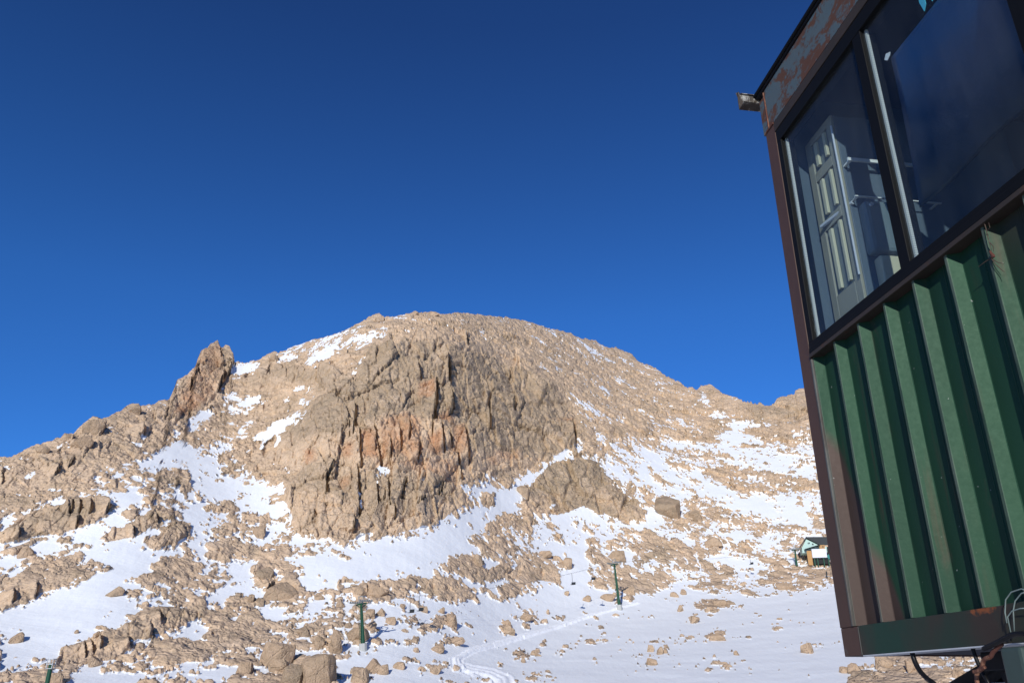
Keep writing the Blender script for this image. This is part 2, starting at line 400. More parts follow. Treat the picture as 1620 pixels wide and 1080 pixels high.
 ('F', .02, [1110, 720, 1160, 620, 1180, 500, 1300, 400, 1380, 350, 1620, 330, 1620, 680, 1450, 730, 1340, 765]),
 ('F', .96, [1290, 690, 1350, 660, 1440, 655, 1370, 680, 1340, 725]),
 # --- tile G
 ('G', .95, [530, 280, 620, 230, 700, 290, 780, 370, 920, 405, 1010, 385, 1090, 400, 1070, 450, 1230, 545, 1350, 590, 1620, 605, 1800, 640, 1900, 900, 1620, 820, 1450, 760, 1300, 690, 1050, 600, 880, 610, 800, 600, 700, 600, 620, 520, 520, 460, 530, 380,
   600, 370, 480, 310]),
 ('G', .97, [255, 170, 330, 210, 480, 290, 530, 310, 450, 320, 340, 240, 260, 190]),
 ('G', .1, [610, 400, 720, 450, 830, 540, 720, 500, 640, 440]),
 ('G', .1, [840, 440, 920, 455, 1060, 530, 1040, 540, 880, 470]),
 ('G', .1, [860, 530, 960, 550, 1040, 600, 930, 580]),
 ('G', .9, [720, 140, 780, 170, 920, 210, 1000, 200, 1080, 250, 1250, 290, 1310, 350, 1400, 390, 1620, 430, 1900, 470, 1900, 260, 1620, 250, 1560, 230, 1440, 200, 1310, 120, 1290, 90, 1400, 90, 1500, 70, 1420, 30, 1300, 20, 1260, 50,
   1290, 80, 1260, 100, 1150, 100, 1080, 100, 1230, 210, 1230, 260, 1050, 220, 850, 190]),
 ('G', .97, [530, 60, 600, 80, 680, 115, 590, 90]),
 ('G', .95, [400, 120, 490, 150, 440, 145]),
 ('G', .5, [1000, 270, 1300, 350, 1060, 400]),
 ('G', .2, [1060, 420, 1150, 390, 1300, 360, 1380, 390, 1500, 430, 1620, 470, 1800, 540, 1620, 600, 1350, 580, 1240, 540, 1100, 480]),
 ('G', .65, [1330, 430, 1560, 480, 1540, 520, 1400, 480]),
 ('G', .92, [180, 270, 250, 290, 370, 420, 290, 380]),
 ('G', .92, [140, 650, 240, 605, 200, 650]),
 ('G', .75, [520, 590, 640, 620, 600, 660]),
 ('G', .88, [0, 740, 130, 720, 280, 730, 300, 780, 280, 860, 370, 930, 330, 960, 200, 960, 0, 1080]),
 ('G', .42, [370, 860, 600, 880, 850, 740, 1050, 690, 1400, 760, 1620, 830, 1900, 900, 1900, 1080, 200, 1080, 230, 990, 370, 950]),
 ('G', .94, [590, 690, 690, 700, 800, 770, 720, 800, 700, 860, 590, 880, 540, 850, 600, 800]),
 ('G', .02, [140, 690, 270, 590, 350, 560, 450, 620, 540, 700, 600, 790, 540, 810, 400, 800, 290, 730, 220, 750]),
 ('G', .88, [700, 920, 900, 900, 1000, 990, 940, 1010, 830, 940]),
 ('G', .88, [1230, 920, 1370, 880, 1390, 940, 1270, 990]),
 ('G', .85, [1020, 810, 1180, 850, 1120, 870]),
 # --- tile U5
 ('U5', .92, [960, 590, 1010, 575, 1045, 600, 980, 610]),
 ('U5', .92, [1060, 615, 1200, 600, 1220, 640, 1150, 655, 1090, 650, 1130, 640]),
 ('U5', .92, [205, 185, 290, 240, 260, 240]),
 ('U5', .85, [360, 240, 470, 325, 400, 300]),
 ('U5', .85, [300, 395, 345, 400, 310, 412]),
 ('U5', .85, [920, 490, 940, 490, 970, 550, 950, 560]),
 ('U5', .9, [980, 690, 1080, 660, 1220, 710, 1330, 770, 1450, 740, 1470, 860, 1300, 860, 1200, 800, 1120, 720, 1040, 740]),
 ('U5', .75, [1370, 660, 1450, 650, 1440, 720, 1370, 690]),
 ('U5', .9, [350, 520, 480, 600, 500, 615, 400, 560]),
 # --- tile E
 ('E', .945, [-10, 500, 300, 500, 560, 420, 780, 460, 940, 430, 1100, 420, 1290, 330, 1400, 310, 1430, 180, 1400, 60, 1200, 0, 1620, 0, 1620, 330, 1830, 340, 1830, 1180, -300, 1180, -300, 1060, -10, 1030]),
 ('E', .955, [0, 40, 180, 20, 560, 0, 800, 0, 800, 60, 550, 100, 540, 160, 440, 190, 330, 250, 150, 280, 0, 310]),
 ('E', .1, [550, 120, 640, 90, 720, 90, 740, 130, 700, 160, 560, 150]),
 ('E', .12, [800, 60, 850, 0, 1060, 0, 1080, 60, 1050, 100, 870, 130, 830, 90]),
 ('E', .12, [1080, 100, 1230, 80, 1340, 110, 1350, 140, 1160, 130]),
 ('E', .07, [450, 190, 520, 180, 700, 190, 730, 230, 840, 150, 1000, 140, 1060, 150, 1200, 130, 1330, 170, 1420, 190, 1370, 310, 1280, 300, 1070, 270, 860, 290, 720, 280, 600, 240, 500, 220]),
 ('E', .95, [800, 190, 850, 130, 960, 150, 900, 160, 850, 200]),
 ('E', .95, [1010, 160, 1060, 160, 1050, 210]),
 ('E', .95, [500, 225, 600, 245, 720, 290, 860, 300, 1060, 280, 1060, 310, 950, 310, 900, 400, 790, 400, 640, 320, 560, 270]),
 ('E', .02, [320, 330, 350, 270, 480, 250, 620, 280, 630, 330, 780, 410, 760, 450, 580, 440, 440, 390, 330, 390]),
 ('E', .06, [920, 400, 960, 310, 1080, 320, 1100, 390, 1030, 410]),
 ('E', .15, [1070, 310, 1250, 270, 1150, 330]),
 ('E', .1, [1170, 355, 1240, 310, 1275, 325, 1200, 365]),
 ('E', .1, [765, 345, 820, 340, 810, 385, 780, 385]),
 ('E', .3, [0, 320, 180, 280, 310, 290, 300, 340, 180, 400, 120, 470, 0, 480]),
 ('E', .35, [190, 540, 320, 560, 300, 610, 240, 640, 130, 590]),
 ('E', .08, [390, 590, 470, 550, 580, 550, 610, 660, 560, 660, 480, 620]),
 ('E', .22, [280, 680, 340, 640, 480, 630, 480, 660, 300, 690]),
 ('E', .15, [0, 760, 130, 740, 250, 710, 320, 740, 270, 800, 180, 790, 120, 780, 80, 800, 0, 790]),
 ('E', .05, [390, 830, 500, 780, 490, 800, 420, 840]),
 ('E', .05, [490, 780, 530, 740, 590, 730, 680, 735, 600, 770, 500, 790]),
 ('E', .05, [-40, 905, 250, 888, 350, 910, 340, 935, 200, 930, 0, 915]),
 ('E', .1, [110, 960, 130, 925, 200, 935, 180, 970]),
 ('E', .12, [300, 960, 360, 940, 540, 950, 500, 980, 440, 1010, 400, 1000]),
 ('E', .05, [550, 970, 650, 963, 690, 980, 640, 985]),
 ('E', .03, [1070, 640, 1300, 593, 1310, 607, 1120, 642]),
 ('E', .05, [1340, 590, 1430, 568, 1430, 578, 1350, 602]),
 ('E', .03, [935, 700, 960, 660, 1050, 645, 1040, 665, 960, 702]),
 ('E', .1, [940, 600, 1020, 610, 980, 630]),
 ('E', .03, [1085, 560, 1180, 550, 1170, 580, 1110, 575]),
 ('E', .02, [1020, 858, 1080, 833, 1185, 833, 1130, 857]),
 ('E', .02, [1160, 870, 1230, 830, 1260, 850]),
 ('E', .1, [1240, 780, 1320, 760, 1270, 785]),
 ('E', .2, [1350, 860, 1420, 820, 1460, 830, 1550, 800, 1460, 840, 1400, 845]),
 ('E', .05, [905, 950, 930, 925, 980, 930, 940, 950]),
 ('E', .2, [1170, 1030, 1210, 1000, 1280, 1005, 1200, 1035]),
 ('E', .1, [715, 1045, 730, 1015, 790, 1020, 790, 1040]),
 ('E', .1, [1030, 1080, 1060, 1050, 1110, 1060, 1070, 1085]),
 # --- tile H
 ('H', .958, [-300, 520, 0, 380, 250, 320, 420, 310, 600, 330, 900, 280, 1020, 320, 1160, 370, 1480, 330, 3000, 330, 3000, 1080, 3000, 1180, -300, 1180]),
 ('H', .22, [0, 200, 120, 160, 440, 170, 480, 150, 640, 180, 830, 230, 1100, 190, 1480, 150, 1600, 140, 1600, 310, 1160, 370, 1150, 330, 1020, 300, 800, 330, 750, 360, 400, 350, 200, 340, 0, 360, -150, 380, -100, 300]),
 ('H', .93, [430, 110, 600, 90, 860, 100, 880, 170, 960, 180, 920, 220, 830, 220, 650, 160, 480, 150]),
 ('H', .85, [600, 340, 800, 270, 930, 265, 820, 330, 700, 350]),
 ('H', .9, [180, 330, 280, 290, 420, 300, 380, 340, 250, 345]),
 ('H', .12, [390, 490, 500, 415, 660, 400, 660, 450, 780, 420, 600, 480, 540, 490]),
 ('H', .05, [460, 520, 540, 490, 500, 525]),
 ('H', .1, [750, 385, 820, 355, 900, 365, 840, 400]),
 ('H', .05, [340, 600, 370, 560, 420, 570, 420, 600, 380, 620]),
 ('H', .05, [465, 575, 530, 540, 565, 560]),
 ('H', .02, [470, 740, 560, 690, 660, 665, 620, 710, 560, 750]),
 ('H', .35, [260, 730, 420, 710, 400, 740, 280, 750]),
 ('H', .35, [220, 780, 300, 770, 290, 820]),
 ('H', .1, [450, 980, 520, 945, 530, 985, 490, 1005]),
 ('H', .1, [0, 940, 50, 900, 100, 905, 60, 935]),
 ('H', .03, [1015, 357, 1030, 310, 1090, 295, 1155, 345]),
 # ground below the cabin
 ('P', .38, [1350, 1062, 1400, 1035, 1700, 1030, 1700, 1130, 1330, 1130]),
 ('P', .12, [1385, 1070, 1420, 1055, 1470, 1062, 1480, 1090, 1380, 1090]),
]
# (tile, cliff strength, outline): steep jointed rock
CLIFF = [
 ('U3', .55, [640, 200, 1000, 190, 1300, 320, 1500, 480, 1400, 480, 900, 300, 560, 300, 420, 330]),
 ('U3', 1., [300, 520, 480, 420, 560, 300, 700, 250, 900, 270, 1100, 310, 1300, 400, 1450, 480, 1540, 600, 1540, 740, 1400, 800, 1200, 860, 960, 915, 1040, 1000, 860, 1120, 600, 1170, 420, 1180, 200, 1160, 150, 960, 240, 860, 0, 760, 0, 700, 250, 640]),
 ('U3', .9, [1250, 980, 1400, 830, 1480, 790, 1640, 820, 1740, 960, 1900, 1080, 1700, 1080, 1300, 1060]),
 ('U1', 1., [780, 620, 820, 500, 900, 380, 960, 280, 1030, 225, 1110, 280, 1110, 350, 1050, 460, 1000, 530, 900, 600]),
 ('U1', .6, [300, 700, 440, 590, 500, 640, 480, 720, 360, 740]),
 ('U1', .6, [0, 900, 80, 820, 220, 760, 480, 720, 640, 640, 860, 600, 760, 720, 560, 760, 350, 860, 150, 960, 0, 960]),
 ('U1', .7, [1160, 470, 1220, 360, 1340, 340, 1620, 380, 1620, 470, 1420, 450, 1250, 490]),
 ('A', .95, [480, 610, 530, 530, 700, 520, 840, 520, 870, 580, 900, 600, 830, 650, 760, 720, 640, 760, 400, 810, 250, 830, 110, 870, 0, 900, 0, 800, 60, 790, 130, 720, 300, 660]),
 ('A', .8, [725, 860, 870, 780, 1000, 740, 1060, 690, 1180, 640, 1430, 640, 1400, 680, 1240, 710, 1150, 770, 1050, 830, 880, 870]),
 ('A', .8, [1110, 860, 1240, 820, 1260, 770, 1350, 710, 1460, 720, 1520, 780, 1450, 830, 1350, 900, 1250, 920, 1140, 910]),
 ('B', .9, [460, 960, 470, 850, 560, 800, 650, 760, 740, 740, 800, 690, 900, 680, 980, 620, 1150, 630, 1180, 740, 1000, 750, 1000, 830, 900, 900, 800, 900, 650, 930, 560, 960]),
 ('B', .7, [1080, 600, 1180, 500, 1480, 510, 1600, 500, 1600, 580, 1450, 600, 1400, 660, 1200, 690, 1170, 640]),
 ('B', .6, [0, 560, 0, 400, 110, 330, 300, 310, 560, 290, 580, 320, 330, 390, 200, 470, 60, 520]),
 ('C', .8, [600, 280, 700, 280, 830, 340, 840, 390, 770, 415, 620, 370, 540, 290, 500, 240, 590, 170, 660, 200]),
 ('C', .6, [1270, 350, 1400, 320, 1530, 330, 1540, 390, 1380, 400, 1270, 380]),
 ('C', .55, [950, 680, 1150, 660, 1200, 860, 1030, 870, 960, 800]),
 ('G', .6, [280, 60, 600, 60, 620, 260, 340, 230]),
 ('E', .55, [320, 330, 350, 270, 480, 250, 620, 280, 630, 330, 780, 410, 760, 450, 580, 440, 440, 390, 330, 390]),
 ('E', .5, [600, 240, 700, 190, 1000, 150, 1400, 190, 1370, 310, 1070, 270, 860, 290, 720, 280]),
 ('U5', .7, [920, 460, 970, 445, 1050, 510, 1210, 540, 1250, 550, 1290, 500, 1370, 480, 1440, 480, 1440, 620, 1200, 600, 1000, 560]),
]
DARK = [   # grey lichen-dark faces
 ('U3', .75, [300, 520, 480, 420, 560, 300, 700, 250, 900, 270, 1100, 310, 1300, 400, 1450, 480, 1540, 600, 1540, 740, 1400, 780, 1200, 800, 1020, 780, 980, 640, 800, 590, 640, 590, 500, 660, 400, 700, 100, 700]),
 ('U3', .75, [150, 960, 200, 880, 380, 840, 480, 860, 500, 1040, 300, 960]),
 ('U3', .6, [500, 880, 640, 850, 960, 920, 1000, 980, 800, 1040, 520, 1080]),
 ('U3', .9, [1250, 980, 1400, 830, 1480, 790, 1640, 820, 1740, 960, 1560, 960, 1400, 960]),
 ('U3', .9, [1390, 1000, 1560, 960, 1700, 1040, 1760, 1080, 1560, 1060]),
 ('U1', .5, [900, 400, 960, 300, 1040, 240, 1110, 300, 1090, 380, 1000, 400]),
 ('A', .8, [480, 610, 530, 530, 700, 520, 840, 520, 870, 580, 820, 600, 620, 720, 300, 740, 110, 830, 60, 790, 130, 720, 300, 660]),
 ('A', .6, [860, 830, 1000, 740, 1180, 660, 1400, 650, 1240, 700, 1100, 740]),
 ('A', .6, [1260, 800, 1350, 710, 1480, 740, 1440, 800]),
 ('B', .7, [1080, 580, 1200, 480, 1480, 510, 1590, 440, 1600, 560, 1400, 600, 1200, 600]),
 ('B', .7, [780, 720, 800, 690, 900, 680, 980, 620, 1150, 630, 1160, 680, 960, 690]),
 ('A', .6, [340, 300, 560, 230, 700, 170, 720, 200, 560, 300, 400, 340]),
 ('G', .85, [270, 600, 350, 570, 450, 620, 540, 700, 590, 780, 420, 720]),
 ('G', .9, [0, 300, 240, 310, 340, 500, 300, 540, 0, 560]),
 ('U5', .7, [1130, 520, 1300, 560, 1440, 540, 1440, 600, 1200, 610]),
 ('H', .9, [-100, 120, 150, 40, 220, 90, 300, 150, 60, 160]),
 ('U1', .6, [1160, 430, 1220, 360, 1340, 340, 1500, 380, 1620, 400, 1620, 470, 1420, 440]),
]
ORANGE = [
 ('U3', 1., [515, 665, 570, 690, 600, 800, 515, 790]), ('U3', .9, [785, 440, 860, 425, 858, 505, 785, 515]),
 ('U3', .7, [640, 605, 790, 600, 800, 790, 650, 790]), ('U3', .9, [830, 690, 892, 680, 895, 780, 830, 780]),
 ('U3', .9, [250, 780, 290, 780, 295, 840, 250, 840]), ('U3', .9, [860, 580, 955, 585, 945, 630, 870, 612]),
 ('U3', .7, [420, 740, 480, 740, 480, 800, 420, 800]), ('U3', .7, [940, 640, 1000, 650, 1010, 780, 940, 790]),
 ('U3', .6, [600, 640, 640, 620, 640, 780, 605, 780]), ('U3', .5, [410, 880, 470, 880, 450, 940, 410, 940]),
 ('U1', .9, [820, 600, 860, 500, 920, 480, 980, 480, 960, 540, 880, 590]), ('U1', .4, [860, 500, 960, 300, 1040, 240, 1060, 400, 1000, 520]),
 ('U3', .5, [1480, 590, 1515, 590, 1520, 640, 1440, 610]), ('U3', .5, [1100, 800, 1260, 770, 1260, 810, 1120, 840]),
 ('U3', .5, [560, 820, 960, 800, 960, 910, 700, 840]),
]
CRACK = [('U3', c) for c in ([910, 290, 925, 350, 925, 420], [930, 450, 942, 490, 947, 545, 932, 570], [865, 430, 866, 490, 858, 580], [485, 520, 482, 620, 470, 700], [503, 670, 508, 830],
  [570, 655, 590, 740, 605, 815], [690, 660, 697, 740], [890, 640, 902, 750], [1000, 650, 1018, 800], [1113, 530, 1118, 680], [1515, 620, 1528, 730], [495, 850, 500, 1050], [350, 900, 343, 980],
  [385, 840, 350, 900], [300, 780, 330, 835], [780, 345, 790, 400], [1240, 540, 1235, 570], [1210, 360, 1215, 390], [968, 780, 985, 880], [585, 920, 590, 1010], [640, 900, 645, 1020],
  [720, 900, 690, 1000], [1005, 200, 1015, 250], [460, 640, 455, 700], [645, 700, 650, 790], [740, 630, 735, 700], [850, 600, 845, 680], [925, 660, 935, 730], [480, 1090, 478, 1130], [290, 1060, 285, 1090], [900, 900, 870, 960])] + \
 [('U1', c) for c in ([1040, 265, 1045, 330], [1108, 300, 1115, 345, 1085, 390], [1060, 400, 1030, 480], [905, 440, 900, 470], [930, 380, 940, 400], [790, 570, 780, 600], [680, 650, 678, 680], [498, 630, 480, 670])] + \
 [('A', c) for c in ([560, 570, 540, 630], [620, 560, 615, 620], [705, 570, 695, 630], [860, 560, 830, 630], [605, 690, 590, 740], [20, 300, 15, 400], [1205, 670, 1215, 700], [1020, 760, 1030, 800], [140, 800, 140, 830], [455, 310, 440, 340], [560, 240, 545, 270])] + \
 [('B', c) for c in ([655, 800, 660, 860], [705, 780, 715, 830], [775, 730, 775, 800], [990, 760, 1000, 800], [1170, 660, 1180, 730], [1240, 560, 1245, 590], [105, 400, 100, 450], [290, 330, 280, 410])] + \
 [('C', [1370, 345, 1372, 390]), ('C', [640, 320, 615, 350]), ('C', [1130, 690, 1190, 800]), ('F', [300, 230, 295, 320]), ('F', [1500, 20, 1520, 180]), ('F', [40, 560, 30, 640]), ('F', [110, 700, 110, 760]), ('F', [350, 640, 300, 690]), ('F', [600, 270, 608, 350])]

def paint(lst, base):
    arr = np.full((GH, GW), float(base))
    for t, v, fl in lst: fill(arr, Z(*TILES[t], fl), v)
    return arr

snow_map = paint(SNOW, .07); snow_map = .5 * gblur(snow_map, .7, .7) + .5 * gblur(snow_map, 2.6, 2.6)
cliff_map = gblur(paint(CLIFF, 0.0), 2.2, 2.2)
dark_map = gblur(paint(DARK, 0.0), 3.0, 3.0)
orange_map = gblur(paint(ORANGE, 0.0), 1.6, 1.6)

# steepness of the face (degrees from level), per view position
NAZ, NEL = 300, 260
az_c = np.linspace(-80, 80, NAZ); el_c = np.linspace(-1.2, 30, NEL)
AZc, ELc = np.meshgrid(az_c, el_c)
pxc, pyc = to_px(AZc, ELc)
inf = (np.abs(AZc) < 42)
base = 20 + 13 * smooth(ELc, 1.0, 8.0)
base = np.maximum(base, ELc + 12)
cl = np.where(inf, samp(cliff_map, pxc, pyc), 0)
sig = base + (58 - base) * np.clip(cl, 0, 1) * .75
# crest of the near snow slope where the middle lift tower stands
CREST = [(-240, 1300), (520, 1120), (700, 1062), (800, 1012), (880, 985), (980, 957), (1060, 938), (1160, 922), (1250, 903), (1330, 893), (1500, 885), (1900, 880)]
cy = np.interp(pxc, [c[0] for c in CREST], [c[1] for c in CREST])
band = np.exp(-((pyc - (cy + 5)) / 9.0) ** 2) * smooth(pxc, 660, 860) * inf
sig = sig * (1 - band) + (ELc + 7.0) * band
near = smooth(pyc - cy, 6, 40) * smooth(pxc, 560, 760) * inf
sig = sig * (1 - near) + (ELc + 10) * near
sig = gblur(sig, 3.0, 4.5)
sig = np.maximum(sig, ELc + 6)
dl = np.radians(el_c[1] - el_c[0])
g = (1 / np.cos(np.radians(ELc)) ** 2) / (np.tan(np.radians(sig)) - np.tan(np.radians(ELc)))
R0 = 105.0
lnr = np.log(R0) + np.cumsum(g, axis=0) * dl
lnr = gblur(lnr, 0, 2.5)

def r_at(az, el):
    u = np.clip((az - az_c[0]) / (az_c[1] - az_c[0]), 0, NAZ - 1.001); v = np.clip((el - el_c[0]) / (el_c[1] - el_c[0]), 0, NEL - 1.001)
    i = np.floor(u).astype(int); j = np.floor(v).astype(int); fu = u - i; fv = v - j
    L = (lnr[j, i] * (1 - fu) + lnr[j, i + 1] * fu) * (1 - fv) + (lnr[j + 1, i] * (1 - fu) + lnr[j + 1, i + 1] * fu) * fv
    return np.exp(L)

# ------------------------------------------------------------------ terrain mesh
az_in = np.arange(-33.6, 33.6, .058)
az_l = np.concatenate([-80 + 40 * np.linspace(0, 1, 26)[:-1], np.linspace(-40, -33.6, 40)[:-1]])
az_g = np.concatenate([az_l, az_in, -az_l[::-1]])
sk = np.array([azel(*s) for s in SKY])
sk_az = np.concatenate([[-80, -60], sk[:, 0], [60, 80]]); sk_el = np.concatenate([[3, 6], sk[:, 1], [12, 7]])
el_top = np.interp(az_g, sk_az, sk_el)
el_top += (.05 * fbm(az_g * 2.1, az_g * 0 + 3.3, 4, 5, .7) + .03 * np.abs(fbm(az_g * 6.0, az_g * 0 + 1.3, 2, 8)))
def steps(x, w, seed): return rnd(np.floor(x / w + .4 * np.sin(x * 3.1 / w)), 0 * x, seed) - .5
jag = np.interp(az_g, [-34, -26, -20, -15, -4, 2, 8, 12, 13.5, 17.5, 21, 34], [.10, .10, .16, .06, .05, .06, .12, .14, .22, .22, .25, .15])
el_top += jag * (steps(az_g, .55, 401) * .9 + steps(az_g, .23, 402) * .7 + steps(az_g, .11, 403) * .4)
NV = 500
v = np.linspace(0, 1, NV) ** 1.06
AZ = np.repeat(az_g[None, :], NV, 0)
EL0 = -0.85
EL = EL0 + (el_top[None, :] - EL0) * v[:, None]
RR = r_at(AZ, EL)
a_, e_ = np.radians(AZ), np.radians(EL)
P = np.stack([RR * np.sin(a_), RR * np.cos(a_), EYE + RR * np.tan(e_)], -1)
def normals(P):
    du = np.gradient(P, axis=1); dv = np.gradient(P, axis=0)
    n = np.cross(du, dv); n /= np.maximum(np.linalg.norm(n, axis=-1, keepdims=True), 1e-9)
    return n
Pn = np.stack([gblur(P[..., k], 5, 5) for k in range(3)], -1)
N = normals(Pn)
N *= np.sign(N[..., 2:3] + 1e-9)
px, py = to_px(AZ, EL)
X, Y, H_ = P[..., 0], P[..., 1], P[..., 2]
inside = np.abs(AZ) < 41
S1 = RR / np.cos(e_)            # true distance

# domain warp so that painted outlines go ragged like rock and drift edges
wx = 5.0 * fbm(X / 9, (Y * .5 + H_) / 9, 3, 31) + 2.4 * fbm(X / 2.6, (Y * .5 + H_) / 2.6, 2, 33)
wy = 4.0 * fbm(X / 9 + 40, (Y * .5 + H_) / 9, 3, 37) + 2.0 * fbm(X / 2.6, (Y * .5 + H_) / 2.6 + 50, 2, 39)
qx, qy = px + wx * .8, py + wy * .8
C = samp(snow_map, qx, qy)
K = np.where(inside, samp(cliff_map, qx, qy), .1)
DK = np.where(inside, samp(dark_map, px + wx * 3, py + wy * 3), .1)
OR = np.where(inside, samp(orange_map, px + wx * 1.2, py + wy * 1.2), .0)

# ---- loose rock: stones of several sizes lying on the slope
def stones(cell, seed, keep, flat=.135):
    sx = X / cell + .35 * fbm(X / cell * .9, Y / cell * .9, 2, seed + 3); sy = Y / cell * .8 + .35 * fbm(X / cell * .9 + 9, Y / cell * .9, 2, seed + 5)
    F1, F2, cx, cyy, dx, dy = worley(sx, sy, seed)
    r1 = rnd(cx, cyy, seed + 11); r2 = rnd(cx, cyy, seed + 12); r3 = rnd(cx, cyy, seed + 13); r4 = rnd(cx, cyy, seed + 14)
    rad = .22 + .26 * r2
    ang = r3 * 6.28; ex = dx * np.cos(ang) + dy * np.sin(ang); ey = -dx * np.sin(ang) + dy * np.cos(ang)
    d = np.maximum(np.abs(ex) * (.9 + .5 * r4), np.abs(ey)) * .55 + F1 * .5
    d = d / rad
    h = np.clip(1.15 - d, 0, .75) + .25 * np.clip(1 - d, 0, 1) * (.5 + dx * np.cos(ang * 3) * 2)
    on = (r1 < keep)
    return np.where(on, h, 0) * cell * flat * (.5 + .9 * r4), np.where(on, np.clip(1.15 - d, 0, 1), 0)
patch = fbm(X / 11, Y / 11, 5, 51, .66) * 1.05 + .74 * fbm(X / 2.4, Y / 2.4, 3, 55, .72)
hs = 0; us = 0
for cell, seed, keep, wgt in ((8.0, 101, .16, .9), (3.8, 113, .4, .85), (1.9, 127, .6, .78), (.95, 139, .65, .66), (.55, 149, .6, .5)):
    h, u = stones(cell, seed, keep)
    hs = hs + h * (.55 if cell > 5 else .75 if cell > 3 else 1.0); us = np.maximum(us, u * wgt)
score = patch * .95 + us * .62
flat_s = score.ravel(); order = np.argsort(flat_s); rk = np.empty_like(flat_s); rk[order] = np.linspace(0, 1, flat_s.size)
U = rk.reshape(score.shape)
rock = smooth(U - C, -.005, .035)
rock = np.maximum(rock, smooth(K * .9 - C, .1, .3) * (C < .6))
rock = np.where(C > .9, rock * smooth(us, .26, .4) * smooth(fbm(X / 14, Y / 11, 4, 57, .6), -.10 + 0 * X, .06), rock)
hs = hs * (1 - .55 * smooth(C, .85, .96))
hs = hs * (.55 + .45 * smooth(C, .02, .4)) * (1 - .55 * K) + .10 * (1 + fbm(X / 1.3, Y / 1.3, 2, 60))
D_n = smooth(rock, .25, .75) * (hs * .9 + .2) + (1 - rock) * (.22 * fbm(X / 14, Y / 9, 3, 71) + .035 * fbm(X / 1.2, Y / 3.2, 2, 73))

# ---- jointed cliffs: blocks set forward or back of each other
t = np.radians(AZ) * 230.0; zz = H_
wt = 1.0 * fbm(t / 9, zz / 11, 3, 81, .6) ; wz = 1.2 * fbm(t / 16 + 30, zz / 22, 3, 83)
def blocks(ct, cz, seed, amp, lean=.12, tilt=.5, crack=.35, cw=.07):
    sx = (t + wt + lean * zz) / ct; sy = (zz + wz) / cz
    F1, F2, cx, cyy, dx, dy = worley(sx, sy, seed, .85)
    o = rnd(cx, cyy, seed + 21) - .5
    tl = (rnd(cx, cyy, seed + 22) - .5) * dx * 2 + (rnd(cx, cyy, seed + 23) - .5) * dy * 1.4
    return amp * (o + tilt * tl) - amp * crack * np.exp(-((F2 - F1) / cw) ** 2)
B = blocks(22, 26, 201, 3.4, .12, 1.2, .10) + blocks(8, 15, 211, 2.4, -.10, 1.2, .35, .05) + blocks(3.6, 6.0, 221, 1.35, .22, 1.3, .6, .05) + blocks(1.5, 2.4, 231, .62, -.2, 1.3, .6, .07) + blocks(.75, .9, 235, .3, 0, 1.2, .5, .12)
B2 = blocks(9, 5, 241, 1.5, .7, 1.) + blocks(3.6, 2.0, 251, .95, .5, 1.) + blocks(1.5, 1.0, 261, .55, .4, 1., .6, .12) + blocks(.7, .5, 271, .28, .4, 1., .6, .12)
B = B + .25 * fbm(t / 3, zz / 6, 4, 91, .6)
Kc = smooth(K, .12, .8)
upper = smooth(EL, 7, 12) * (1 - Kc)
rel = np.clip(RR / 240, .35, 1.05)
D_h = rel * rock * (Kc * (B * (.80 - .3 * smooth(-AZ, 14, 22)) + .5) + upper * B2 * (.95 - .45 * smooth(-AZ, 14, 22)) + (1 - upper) * (1 - Kc) * B2 * .12)
print('RANGE', RR.min(), RR.max(), [round(float(r_at(np.array(azel(*q_)[0]), np.array(azel(*q_)[1]))), 1) for q_ in ((575, 1025), (980, 957), (1300, 890), (683, 500), (340, 560), (430, 1075), (1400, 1070))])
# traced joints: the left block stands proud and throws its right side into shade
cr = np.zeros_like(RR)
for ci_, (tile, fl) in enumerate(CRACK):
    cwt = 1.9 if ci_ < 3 else 1.25 if ci_ < 20 else 1.0
    pts = Z(*TILES[tile], fl)
    for (x0, y0), (x1, y1) in zip(pts[:-1], pts[1:]):
        bx0, bx1, by0, by1 = min(x0, x1) - 30, max(x0, x1) + 12, min(y0, y1) - 14, max(y0, y1) + 14
        m = (px > bx0) & (px < bx1) & (py > by0) & (py < by1)
        if not m.any(): continue
        X_ = px[m] + wx[m] * .35; Y_ = py[m]
        L = math.hypot(x1 - x0, y1 - y0); ux, uy = (x1 - x0) / L, (y1 - y0) / L
        tt = (X_ - x0) * ux + (Y_ - y0) * uy; dd = (X_ - x0) * uy - (Y_ - y0) * ux     # + to the right for a downward line
        endf = smooth(tt, -10, 3) * (1 - smooth(tt, L - 3, L + 10))
        prof = cwt * np.where(dd < 0, np.exp(dd / 13.0) * 2.6, -2.6 * np.exp(-(dd / 2.6) ** 2))
        cur = cr[m]; val = prof * endf
        cr[m] = np.where(np.abs(val) > np.abs(cur), val, cur)
LEDGE = [('U3', l_) for l_ in ([500, 605, 640, 600, 780, 592, 860, 615, 950, 632], [240, 862, 380, 842, 480, 855, 560, 862, 660, 832, 760, 822, 840, 880, 960, 915], [640, 212, 800, 200, 950, 222, 1020, 215],
   [420, 420, 560, 300, 700, 262], [1000, 310, 1100, 312, 1300, 400, 1400, 470], [790, 515, 860, 505], [300, 700, 420, 690, 500, 660], [1000, 560, 1100, 540, 1240, 545], [170, 960, 300, 985, 480, 960], [560, 1010, 760, 990, 1000, 960],
   [150, 1060, 300, 1080, 480, 1070], [1040, 700, 1240, 690, 1480, 650])] + [('U1', l_) for l_ in ([930, 370, 1000, 340, 1060, 350], [860, 440, 960, 430, 1040, 440], [960, 290, 1050, 280], [1180, 380, 1280, 330, 1340, 350], [1280, 420, 1400, 380, 1620, 390], [340, 700, 420, 690, 470, 720])]
